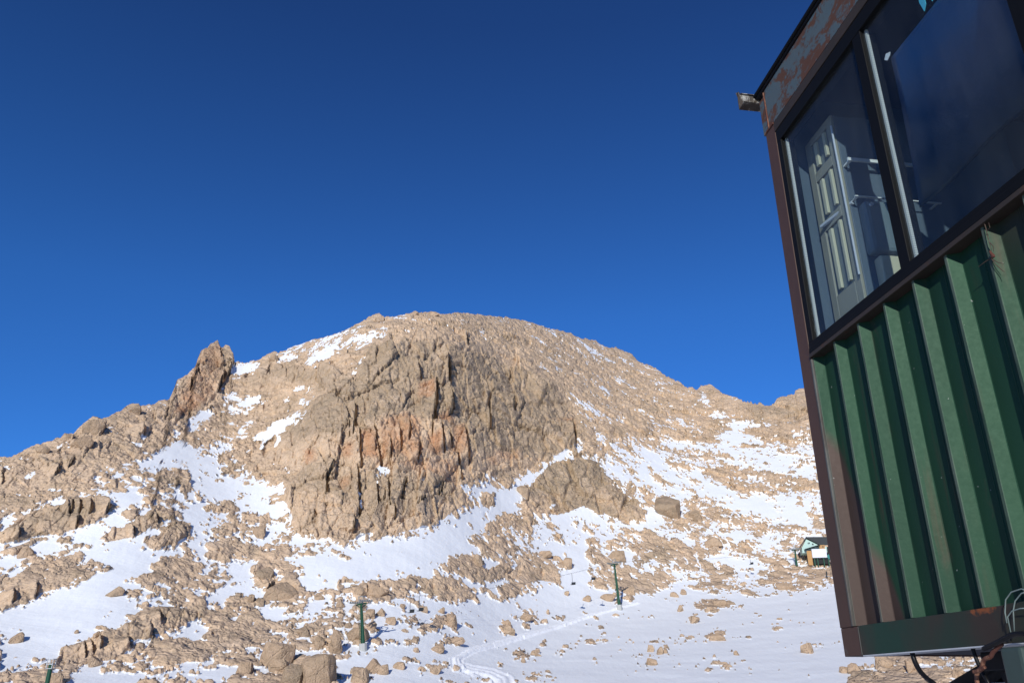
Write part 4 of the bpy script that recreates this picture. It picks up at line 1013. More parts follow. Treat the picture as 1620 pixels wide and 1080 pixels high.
for q_, dz in ((1.782, .0065), (1.628, .002)):
    b = MB(); b.box((2.255, -.46, q_), (2.262, -.125, q_ + dz * 2)); b.box((2.2625, -.45, q_), (2.2995, -.44, q_ + dz)); b.box((2.2625, -.14, q_), (2.2995, -.13, q_ + dz)); b.build('cable_tray', M_WHITE, ec, M=EC0)
b = MB(); b.box((2.255, -.60, .60), (2.298, -.175, 1.395), bev=.006); b.build('lower_door', M_CREAM, ec, M=EC0)
b = MB(); b.box((2.10, -.60, .40), (2.25, -.200, 1.26), bev=.008); b.build('meter_housing', M_BLUEGREY, ec, M=EC0)

m = NT('blue_plastic'); co = m.coord('Object')
M_BLUE = m.done(m.bsdf(m.mix(m.noise(co, 4, 3), (.009, .034, .095), (.012, .042, .115)), .35, 0, m.bump(m.noise(co, 6, 4), .3, .02), .4))
bm = bmesh.new(); rows = []
for i in range(25):
    u = i / 24; row = []
    hh, zz_ = -.040, 1.853
    for j in range(25):
        row.append(bm.verts.new((1.822 - .62 * u + 1.34 * (-.04 - hh), hh - .012 * math.sin(u * 7) * j / 24, zz_)))
        th = R(3 + 84 * (j / 24) ** 1.1)                 # hangs down, then folds away into the cabin
        hh -= .0185 * math.sin(th); zz_ -= .0185 * math.cos(th)
    rows.append(row)
for a, c_ in zip(rows[:-1], rows[1:]):
    for j in range(24): bm.faces.new((a[j], a[j + 1], c_[j + 1], c_[j]))
bmesh.ops.recalc_face_normals(bm, faces=bm.faces)
T0 = Matrix.Translation((-1.6, .1, -1.85))
bmesh.ops.transform(bm, matrix=T0, verts=bm.verts)
me_ = bpy.data.meshes.new('blue_sheet'); bm.to_mesh(me_); bm.free(); me_.materials.append(M_BLUE)
for p_ in me_.polygons: p_.use_smooth = True
bs = empty('blue_sheet', CAB_LOC + WD * 1.6 - WN * .1 + Vector((0, 0, 1.85 - ZB)), (0, 0, CABROT))
tag(bs, 'blue plastic sheet taped up inside the second window of the cabin', 'sheet')
o_ = bpy.data.objects.new('sheet_body', me_); COL.objects.link(o_); o_.parent = bs
o_.modifiers.new('thick', 'SOLIDIFY').thickness = .0012
b = MB(); b.prism([(1.826, 1.845), (1.838, 1.858), (1.826, 1.872), (1.806, 1.862), (1.812, 1.852)], .028, .030, Matrix(((1, 0, 0, 0), (0, 0, -1, 0), (0, 1, 0, 0), (0, 0, 0, 1)))); b.build('tape', M_WHITE, bs, M=T0)
m = NT('turquoise_plastic'); M_TURQ = m.done(m.bsdf(m.mix(m.noise(m.coord('Object'), 40, 3), (.05, .33, .44), (.10, .45, .55)), .4))
tq = empty('turquoise_ribbon', CAB_LOC + WD * 1.62 - WN * .04 + Vector((0, 0, 1.86 - ZB)), (0, 0, CABROT))
tag(tq, 'turquoise plastic strips hanging above the blue sheet in the second window', 'ribbon')
for s0, s1, s2 in ((1.640, 1.618, 1.632), (1.604, 1.588, 1.594)):
    b = MB(); b.prism([(s0, 2.0), (s1, 2.0), (s2 - .012, 1.875), (s2, 1.858), (s2 + .010, 1.90)], .030, .033, Matrix(((1, 0, 0, 0), (0, 0, -1, 0), (0, 1, 0, 0), (0, 0, 0, 1))))
    b.build('strip', M_TURQ, tq, M=Matrix.Translation((-1.62, .04, -1.86)))

# ------------------------------------------------------------------ under and on the cabin
def w2(p): return CAB_LOC + WD * p.x + WN * p.y + Vector((0, 0, p.z - ZB))
def cable(name, label, cat, pix, r, mat, h=0.0, dh=0.0, drop=None):
    pts = [w2(onwall(x, y, h + dh * i)) for i, (x, y) in enumerate(pix)]
    if drop: pts += [pts[-1] + Vector(d) for d in drop]
    # smooth the run
    fine = []
    for i in range(len(pts) - 1):
        p0, p1, p2, p3 = pts[max(i - 1, 0)], pts[i], pts[i + 1], pts[min(i + 2, len(pts) - 1)]
        for k_ in range(6):
            u = k_ / 6
            fine.append(.5 * ((2 * p1) + (p2 - p0) * u + (2 * p0 - 5 * p1 + 4 * p2 - p3) * u * u + (3 * p1 - p0 - 3 * p2 + p3) * u ** 3))
    fine.append(pts[-1])
    o0 = fine[0].copy()
    b_ = MB(); b_.tube([f_ - o0 for f_ in fine], r, 10)
    o_ = b_.build(name, mat, smooth=True); o_.location = o0
    return tag(o_, label, cat)
cable('hanging_cable', 'thick black cable hanging in a curve under the cabin, left of the rusty pipe', 'cable', [(1443, 1031), (1447, 1045), (1455, 1060), (1467, 1073), (1480, 1083)], .0068, M_RUBBER, -.01, 0, [(.05, 0, -.06), (.12, .02, -.14)])
cable('hanging_cable', 'thin black cable dropping straight from the rail just behind the rusty pipe', 'cable', [(1538, 1021), (1542, 1035), (1548, 1050), (1556, 1066), (1566, 1085)], .0050, M_RUBBER, -.02, 0, [(.02, 0, -.1)])
cable('hanging_cable', 'black cable looped over the top of the grey green support leg', 'cable', [(1556, 1026), (1575, 1017), (1590, 1009), (1603, 1003), (1618, 1002), (1634, 1006), (1650, 1016)], .0058, M_RUBBER, .03)
cable('rusty_pipe', 'bent rusty pipe reaching up to the bottom rail of the cabin', 'pipe', [(1585, 1018), (1572, 1030), (1567, 1038), (1557, 1043), (1553, 1055), (1546, 1064), (1547, 1085)], .0052, M_RUST, .02, 0, [(0, 0, -.12)])
cable('rusty_pipe', 'short rusty pipe stub crossing the long bent one', 'pipe', [(1540, 1062), (1550, 1060), (1558, 1054)], .0045, M_RUST, .04)
wl = empty('wire_loops', w2(onwall(1600, 990, .02)), (0, 0, CABROT))
tag(wl, 'pale green thin wire loops at the end of the bottom rail', 'wire')
for pix in ([(1593, 985), (1590, 968), (1591, 948), (1600, 936), (1616, 931), (1632, 936)], [(1600, 1004), (1594, 975), (1601, 966), (1614, 962), (1630, 961)], [(1605, 1000), (1603, 965), (1606, 950), (1616, 938), (1630, 934)]):
    pts_ = [w2(onwall(x, y, .02)) - w2(onwall(1600, 990, .02)) for x, y in pix]
    Ri = Matrix.Rotation(-CABROT, 4, 'Z')
    b = MB(); b.tube([Ri @ p_ for p_ in pts_], .0016, 6); b.build('wire', M_WIRE, wl, smooth=True)
# support leg and black bracing carrying the cabin
def upright(name, label, s, h, r, mat, ztop):
    p_ = w2(Vector((s, h, 0)))
    b_ = MB(); b_.box((-r, -r, 0), (r, r, p_.z * 0 + EYE + ztop), bev=r * .25)
    return b_.build(name, mat, cabin, M=Matrix.Translation((s, h, -EYE - ZB)))
leg_p = onwall(1618, 1050, .05)
upright('support_leg', 'grey green steel leg under the cabin, cut by the right edge of the photo', leg_p.x - .012, .05, .034, painted('grey_green_paint', (.05, .075, .068), (.04, .06, .055), (.16, .15, .13), .62, .45, 9.0, .2, (1, 1, .3)), .095)
SF = TR
def onh(x, y, h): q_ = onwall(x, y, h); return q_
def strut(name, a, c_, w_, h_, mat=M_DARKST):
    b_ = MB(); b_.bar(a, c_, w_, h_); return b_.build(name, mat, sf, M=SF)
hb = -.16
b = MB(); b.box((-.8, -.30, .055), (2.08, -.10, .1000), bev=.003); sf = b.build('support_frame', M_DARKST, cabin, M=SF)
gp = [onh(x, y, hb) for x, y in ((1581, 1030), (1604, 1026), (1612, 1052), (1592, 1078), (1579, 1060))]
b = MB(); b.prism([(p_.x, p_.z) for p_ in gp], -hb - .006, -hb + .006, Matrix(((1, 0, 0, 0), (0, 0, -1, 0), (0, 1, 0, 0), (0, 0, 0, 1)))); b.build('gusset_plate', M_DARKST, sf, M=SF)
strut('brace', onh(1588, 1045, hb - .02), onh(1500, 1096, hb - .02), .03, .034)
strut('brace', onh(1594, 1058, hb - .02), onh(1540, 1098, hb - .02), .03, .03)
strut('brace', onh(1592, 1062, hb + .03), onh(1606, 1090, hb + .03), .02, .02)
strut('brace', onh(1556, 1058, hb - .03), onh(1568, 1092, hb - .03), .02, .022)
strut('cross_beam', onh(1516, 1090, hb), onh(1660, 1086, hb), .06, .026, M_ZINC)
for s_ in (1.9, .2):
    for h0, h1, zt_ in ((-.36, -.302, .10), (-1.9, -1.84, .10)):
        b = MB(); b.box((s_ - .03, h0, -EYE), (s_ + .03, h1, zt_), bev=.004); b.build('upright', M_DARKST, sf, M=SF)
# dry weed caught under the sill
dw = empty('dry_weed', w2(onwall(1557, 358, .004)), (0, 0, CABROT)); tag(dw, 'dry brown weed stem caught under the window sill on the green wall', 'weed')
rg = random.Random(5); o0 = onwall(1557, 358, .004)
b = MB()
for pix in ([(1557, 352), (1560, 362), (1562, 372), (1565, 383), (1569, 397), (1568, 408)], [(1562, 365), (1566, 360), (1564, 352)], [(1568, 408), (1575, 418), (1585, 427), (1589, 430)], [(1568, 408), (1578, 415), (1588, 417)], [(1568, 408), (1556, 416), (1548, 422)], [(1565, 383), (1571, 389), (1572, 398)]):
    b.tube([onwall(x, y, .004 + rg.uniform(-.003, .003)) - o0 for x, y in pix], .0014, 6, r1=.0006)
b.build('stem', painted('dry_stem', (.10, .07, .05), (.07, .05, .04), (.16, .12, .09), .6, .8, 40.0), dw)
b = MB(); p_ = onwall(1570, 402, .005) - o0
for i in range(5): b.box((p_.x - .004 + i * .001, -.002 + i * .001, p_.z - .010 + i * .003), (p_.x + .003 - i * .0005, .004 + i * .0007, p_.z - .002 + i * .003), bev=.001)
b.build('seed_head', painted('seed_head', (.14, .05, .04), (.10, .04, .03), (.2, .1, .07), .6, .8, 60.0), dw)
# ------------------------------------------------------------------ the chair lift
M_TOWER = painted('tower_green', (.018, .075, .045), (.022, .085, .05), (.05, .05, .04), .72, .5, 1.5, .1)
M_SHEAVE = painted('sheave_grey', (.22, .24, .24), (.28, .29, .29), (.1, .09, .08), .7, .5, 2.0, .1)
M_CONC = painted('concrete', (.40, .41, .40), (.46, .46, .44), (.30, .29, .27), .6, .9, 2.0, .4)
M_ROPE = painted('steel_rope', (.10, .10, .11), (.13, .13, .14), (.05, .05, .05), .7, .5, 5.0, .1)
M_SEAT = painted('seat_dark', (.03, .035, .04), (.04, .045, .05), (.08, .08, .08), .7, .5, 5.0, .1)

# towers: view position of the foot, of the head, lean of the shaft
TOWERS = [
 ((68, 1112), (68.5, 1050), 'slim green mast with a pale narrow head at the bottom left corner', 107.0),
 ((575, 1027), (571.5, 956), 'green lift tower on a concrete foot, standing among boulders left of the track', None),
 ((980.5, 962), (972, 893), 'leaning green lift tower on the snow crest, middle of the line', None),
 ((1261, 896), (1257.5, 870), 'short green lift tower beside the mint hut, far end of the line', None),
]
feet = []
for (fx, fy), (hx, hy), lab, rr in TOWERS:
    if rr: p_ = Vector(tuple(ray(fx, fy))); k_ = rr / math.hypot(p_.x, p_.y); f_ = p_ * k_ + Vector((0, 0, EYE))
    else: f_ = spot(fx, fy)[0]
    rv = Vector(tuple(ray(hx, hy))); D = math.hypot(f_.x, f_.y); k_ = D / math.hypot(rv.x, rv.y)
    feet.append((f_, rv * k_ + Vector((0, 0, EYE)), lab))
heads = []
def tower(i):
    f_, h_, lab = feet[i]
    axis = (h_ - f_); Ht = axis.length; axis.normalize()
    line = (feet[min(i + 1, 3)][0] - feet[max(i - 1, 1)][0]); line.z = 0; line.normalize()
    side = Vector((line.y, -line.x, 0))
    yv = (line - axis * line.dot(axis)).normalized(); xv = yv.cross(axis).normalized()
    Rm = Matrix(((xv.x, yv.x, axis.x), (xv.y, yv.y, axis.y), (xv.z, yv.z, axis.z)))
    t_ = empty('lift_tower', f_, Rm.to_euler()); tag(t_, lab, 'lift tower', 'towers of the chair lift')
    ri = Rm.inverted().to_4x4()
    if i in (1, 2):
        b = MB(); b.prism([(.62 * math.cos(a), .62 * math.sin(a)) for a in [j * math.pi / 4 + .39 for j in range(8)]], -1.2, .85, bev=.05); b.build('concrete_foot', M_CONC, t_)
    b = MB(); b.tube([(0, 0, .2), (0, 0, Ht * .5), (0, 0, Ht)], .33 if i != 3 else .28, 14, r1=.19); b.build('shaft', M_TOWER, t_)
    b = MB(); b.box((-1.05, -.11, Ht), (1.05, .11, Ht + .2), bev=.03); b.bar((-.9, 0, Ht), (-.15, 0, Ht - .45), .07, .07); b.bar((.9, 0, Ht), (.15, 0, Ht - .45), .07, .07); b.build('crossarm', M_TOWER, t_)
    for sx_ in (-1, 1):
        b = MB(); b.box((sx_ * 1.0 - .07, -1.35, Ht + .30), (sx_ * 1.0 + .07, 1.35, Ht + .44), bev=.02)
        for y_ in (-1.2, -.72, -.24, .24, .72, 1.2):
            b.tube([(sx_ * 1.0 - .05, y_, Ht + .44), (sx_ * 1.0 + .05, y_, Ht + .44)], .16, 12)
        b.build('sheave_row', M_SHEAVE, t_)
        b = MB(); b.bar((sx_ * .75, -1.3, Ht + .12), (sx_ * .75, 1.3, Ht + .12), .24, .03); b.build('catwalk', M_SHEAVE, t_)
    b = MB(); b.bar((-.42, 0, Ht + .2), (-.42, 0, Ht + 1.15), .09, .09); b.bar((.42, 0, Ht + .2), (.42, 0, Ht + 1.15), .09, .09); b.bar((-.5, 0, Ht + 1.18), (.5, 0, Ht + 1.18), .1, .1); b.build('lifting_frame', M_SHEAVE, t_)
    b = MB()
    for sx_ in (-.17, .17): b.bar((sx_, -.42, .8), (sx_, -.33, Ht - .1), .035, .035)
    for j in range(int(Ht / .35)): b.bar((-.17, -.42 + .09 * j * .35 / Ht, .8 + j * .35), (.17, -.42 + .09 * j * .35 / Ht, .8 + j * .35), .025, .025)
    b.build('ladder', M_TOWER, t_)
    T_ = Matrix.Translation(f_) @ Rm.to_4x4()
    heads.append([T_ @ Vector((sx_ * 1.0, 0, Ht + .68)) for sx_ in (-1, 1)])
for i in (1, 2, 3): tower(i)
f_, h_, lab = feet[0]
Ht = (h_ - f_).length; mast = empty('lift_mast', f_); tag(mast, lab, 'mast')
b = MB(); b.tube([(0, 0, -.5), (0, 0, Ht)], .26, 12, r1=.22); b.build('shaft', M_TOWER, mast)
b = MB()
for a_x, a_y in ((-.3, -.3), (.3, -.3), (-.3, .3), (.3, .3)): b.bar((a_x, a_y, Ht - .55), (a_x, a_y, Ht + .5), .07, .07)
for z_ in (Ht - .5, Ht - .05, Ht + .45):
    b.bar((-.3, -.3, z_), (.3, -.3, z_), .07, .07); b.bar((-.3, .3, z_), (.3, .3, z_), .07, .07); b.bar((-.3, -.3, z_), (-.3, .3, z_), .07, .07); b.bar((.3, -.3, z_), (.3, .3, z_), .07, .07)
b.box((-.36, -.36, Ht - .10), (.36, .36, Ht - .02)); b.build('head_cage', M_ZINC, mast)

# ------------------------------------------------------------------ hut of the upper station
M_MINT = painted('mint_boards', (.45, .62, .56), (.42, .58, .53), (.35, .42, .38), .7, .6, 1.2, .1)
M_ROOFD = painted('dark_roof_sheet', (.018, .025, .030), (.022, .03, .036), (.05, .055, .06), .7, .45, 1.0, .1)
M_OCHRE = painted('ochre_boards', (.46, .27, .11), (.42, .25, .11), (.35, .2, .09), .7, .7, 1.5, .2)
M_WBOX = painted('white_sheeting', (.70, .72, .78), (.66, .69, .75), (.5, .5, .5), .72, .5, .8, .05)
M_TEAL = painted('teal_rail', (.02, .16, .16), (.025, .19, .18), (.05, .1, .1), .72, .5, 1.0, .1)
hc = spot(1294, 893)[0]
hd = math.hypot(hc.x, hc.y); ux = hd / F_PX * 1.06 * .88          # metres per view unit there
hyaw = -math.atan2(hc.x, hc.y) + R(8)
hut = empty('lift_station_hut', hc, (0, 0, hyaw)); tag(hut, 'mint green gabled hut with dark roof on stilts, half hidden by the cabin post', 'hut')
def U(x): return (x - 1294) * ux
def V(y): return (893 - y) * ux
RX = Matrix(((1, 0, 0, 0), (0, 0, -1, 0), (0, 1, 0, 0), (0, 0, 0, 1)))
b = MB(); b.prism([(U(1274), V(874)), (U(1274), V(866)), (U(1282.5), V(853)), (U(1302), V(864)), (U(1302), V(874))], -4.6, .0, RX); b.prism([(U(1302.5), V(874)), (U(1302.5), V(865)), (U(1316), V(866)), (U(1316), V(874))], -.2, .0, RX); b.build('wall', M_MINT, hut)
b = MB(); b.prism([(U(1270), V(866.5)), (U(1282.5), V(849.5)), (U(1303.5), V(862.5)), (U(1303.5), V(864.2)), (U(1282.5), V(851.6)), (U(1271), V(867.5))], -5.0, .55, RX)
b.prism([(U(1282.7), V(849.4)), (U(1322), V(850.5)), (U(1325), V(863)), (U(1304), V(862.6))], -.45, -.2, RX); b.build('roof', M_ROOFD, hut)
b = MB(); b.bar((U(1277), .60 - 1.2, V(869.8)), (U(1300.5), .6 - 1.2, V(863.6)), 2.4, .12); b.build('porch_roof', M_ROOFD, hut)
b = MB(); b.box((U(1287), -1.5, V(883)), (U(1308.5), -.3, V(869.8)), bev=.03); b.build('white_front', M_WBOX, hut)
b = MB(); b.box((U(1299.5), -1.0, V(869.4)), (U(1307.5), -.25, V(863.6)), bev=.02); ob = b.build('yellow_box', M_OCHRE, hut)
for z_ in (865.2, 866.8):
    b = MB(); b.box((U(1303.5), -1.03, V(z_ + .5)), (U(1306), -1.002, V(z_ - .3))); b.build('slot', M_SEAT, ob)
b = MB(); b.box((U(1280), -.7, V(893.5)), (U(1287), -.55, V(871.5)), bev=.02); b.build('ochre_panel', M_OCHRE, hut)
b = MB(); b.box((U(1288), -.6, V(892)), (U(1312), 2.4, V(884.5))); b.build('underfloor', M_DARKST, hut)
for x_ in (1289.5, 1294, 1303, 1310):
    b = MB(); b.box((U(x_) - .13, -1.3, V(896)), (U(x_) + .13, -1.05, V(883.2)), bev=.02); b.build('stilt', M_TOWER, hut)
b = MB(); b.bar((U(1309), -1.2, V(880)), (U(1319), -1.2, V(889)), .3, .9); b.build('stair', M_TEAL, hut)
b = MB(); b.box((U(1311), -1.0, V(884)), (U(1314), -.4, V(866.5))); b.build('door', M_DARKST, hut)
for x_, z_, w_ in ((1291.3, 861.2, 1.1), (1284.5, 859.5, .7), (1286.3, 859.2, .7)):
    b = MB(); b.box((U(x_ - w_), -.02, V(z_ + 1.2)), (U(x_ + w_), .03, V(z_ - 1.2))); f2 = b.build('window', M_SEAT, hut)

p_ = spot(1308, 914)[0]
b = MB(); b.tube([(0, 0, -.4), (0, 0, .9), (.02, 0, 1.55)], .15, 8, r1=.19); b.tube([(.02, 0, 1.56), (.02, 0, 1.75)], .11, 8); po = b.build('marker_post', M_SEAT); po.location = p_
tag(po, 'short dark post standing alone in the snow below the mint hut', 'post')

# ropes and chairs
hutend = Matrix.Translation(hc) @ Matrix.Rotation(hyaw, 4, 'Z')
ends = [hutend @ Vector((U(1290) + sx_, 1.0, V(872))) for sx_ in (-1.4, 1.4)]
stations = [[h_[0] for h_ in heads] + [ends[0]], [h_[1] for h_ in heads] + [ends[1]]]
def rope_pt(a, c_, u):
    p = a.lerp(c_, u); p.z -= 4 * u * (1 - u) * (c_ - a).length * .018; return p
for si, st in enumerate(stations):
    pts_ = []
    for a, c_ in zip(st[:-1], st[1:]):
        for j in range(14): pts_.append(rope_pt(a, c_, j / 14))
    pts_.append(st[-1]); o0 = pts_[0].copy()
    b = MB(); b.tube([p - o0 for p in pts_], .014, 6); o_ = b.build('haul_rope', M_ROPE); o_.location = o0
    tag(o_, ('thin steel rope strung along the left heads of the lift towers', 'thin steel rope strung along the right heads of the lift towers')[si], 'rope')
chair_proto = None
CH = [(0, 0, 648, 'empty lift chair hanging just right of the concrete footed tower'), (1, 0, 662, 'empty lift chair, second to the right of the concrete footed tower'),
      (0, 0, 906, 'empty lift chair over bare snow, second to the left of the leaning tower'), (1, 0, 934, 'empty lift chair over bare snow, nearest to the left of the leaning tower'),
      (0, 1, 1186, 'empty lift chair over the far snow gap, left of the short tower')]
for n_, (si, seg, xpx, lab) in enumerate(CH):
    a, c_ = stations[si][seg], stations[si][seg + 1]
    best = min((abs(to_px(math.degrees(math.atan2(p.x, p.y)), math.degrees(math.atan2(p.z - EYE, math.hypot(p.x, p.y))))[0] - xpx), j) for j in range(1, 60) for p in [rope_pt(a, c_, j / 60)])
    p = rope_pt(a, c_, best[1] / 60)
    if chair_proto is None:
        ch = empty('lift_chair', p); chair_proto = ch
        b = MB(); b.tube([(0, 0, 0), (.05, .05, -1.0), (.05, .1, -1.9), (.05, .55, -2.2)], .045, 8); b.build('hanger', M_ROPE, ch)
        b = MB(); b.box((-.5, .1, -2.3), (.5, .6, -2.22), bev=.03); b.build('seat', M_SEAT, ch)
        b = MB(); b.box((-.5, .58, -2.2), (.5, .66, -1.75), bev=.03); b.build('backrest', M_SEAT, ch)
    else:
        ch = chair_proto.copy(); COL.objects.link(ch); ch.location = p
        for c2 in children(chair_proto):
            k_ = c2.copy(); COL.objects.link(k_); k_.parent = ch
    d_ = (c_ - a); ch.rotation_euler = (0, 0, math.atan2(d_.y, d_.x) - math.pi / 2)
    tag(ch, lab, 'lift chair', 'chairs on the lift rope')

# ------------------------------------------------------------------ boulders that can be picked out one by one
m = NT('boulder_granite'); co0 = m.coord('Object')
oi = m.n('ShaderNodeObjectInfo'); off = m.n('ShaderNodeVectorMath', operation='SCALE'); cb = m.n('ShaderNodeCombineXYZ')
for k_ in range(3): m.l(oi.outputs['Random'], cb.inputs[k_])
m.l(cb.outputs[0], off.inputs[0]); off.inputs['Scale'].default_value = 90
ad = m.n('ShaderNodeVectorMath', operation='ADD'); m.l(co0, ad.inputs[0]); m.l(off.outputs[0], ad.inputs[1]); co = ad.outputs[0]
c, n2, n3 = rock_nodes(m, co)
c = m.mix(m.ramp(oi.outputs['Random'], [(0., 0.), (1., .45)]), c, (.40, .275, .18))
dkn = m.math('MULTIPLY', oi.outputs['Alpha'], 1.0)
c = m.mix(m.math('MULTIPLY', m.math('SUBTRACT', 1.0, oi.outputs['Alpha']), m.ramp(m.noise(co, .5, 5, .7), [(.3, .3), (.6, 1.)])), c, (.235, .185, .13))
c = m.mix(m.ramp(m.noise(co, 1.4, 7, .75), [(.55, 0.), (.66, .6)]), c, (.24, .175, .12)); c = m.mix(m.ramp(m.noise(co, 3.1, 6, .75), [(.55, 0.), (.72, .5)]), c, (.70, .53, .39))
bk = m.n('ShaderNodeTexVoronoi', feature='DISTANCE_TO_EDGE'); bk.inputs['Scale'].default_value = .4; m.l(co, bk.inputs['Vector'])
c = m.mix(m.ramp(m.noise(co, .8, 6, .7, .5), [(.3, .55), (.55, 0.)]), c, (.26, .19, .125))
M_BOULDER = m.done(m.bsdf(c, .9, 0, m.bump(m.math('ADD', m.ramp(bk.outputs['Distance'], [(0., 0.), (.035, .14)]),  m.math('ADD', m.math('MULTIPLY', n2, 1.2), m.math('MULTIPLY', n3, .5))), 1.0, .6), .15))

def boulder_mesh(w_, d_, h_, seed, peak=0.0, lean=0.0):
    rg = random.Random(seed)
    bm = bmesh.new()
    for k in range(rg.randint(15, 22)):
        n_ = Vector((rg.gauss(0, 1), rg.gauss(0, 1), rg.gauss(0, .9))).normalized()
        e_ = max(abs(n_.x), abs(n_.y), abs(n_.z)) ** .55 * rg.uniform(.88, 1.05)     # between a ball and a block
        bm.verts.new(n_ / e_)
    r_ = bmesh.ops.convex_hull(bm, input=bm.verts)
    bmesh.ops.delete(bm, geom=[v_ for v_ in bm.verts if not v_.link_faces], context='VERTS')
    bmesh.ops.dissolve_limit(bm, angle_limit=R(9), verts=bm.verts, edges=bm.edges)
    bmesh.ops.bevel(bm, geom=list(bm.edges), offset=.075, segments=2, affect='EDGES', profile=.6)
    bmesh.ops.triangulate(bm, faces=bm.faces)
    bmesh.ops.subdivide_edges(bm, edges=[e_ for e_ in bm.edges if e_.calc_length() > .35], cuts=2, use_grid_fill=True)
    bmesh.ops.triangulate(bm, faces=bm.faces)
    xs = np.array([v_.co[:] for v_ in bm.verts])
    nn = fbm(xs[:, 0] * 1.7 + seed, xs[:, 1] * 1.7 + xs[:, 2] * 1.4, 4, seed % 97, .6) * .09
    for v_, q_ in zip(bm.verts, nn): v_.co *= 1 + q_
    lo = Vector([min(v_.co[i] for v_ in bm.verts) for i in range(3)]); hi = Vector([max(v_.co[i] for v_ in bm.verts) for i in range(3)])
    for v_ in bm.verts:
        u = Vector([(v_.co[i] - lo[i]) / (hi[i] - lo[i]) for i in range(3)])
        tp = 1 - peak * u.z
        v_.co = Vector(((u.x - .5) * tp * w_ + lean * u.z * w_, (u.y - .5) * tp * d_, (u.z - .24) * h_ * 1.27))
    me2 = bpy.data.meshes.new('boulder'); bm.to_mesh(me2); bm.free(); me2.materials.append(M_BOULDER)
    return me2
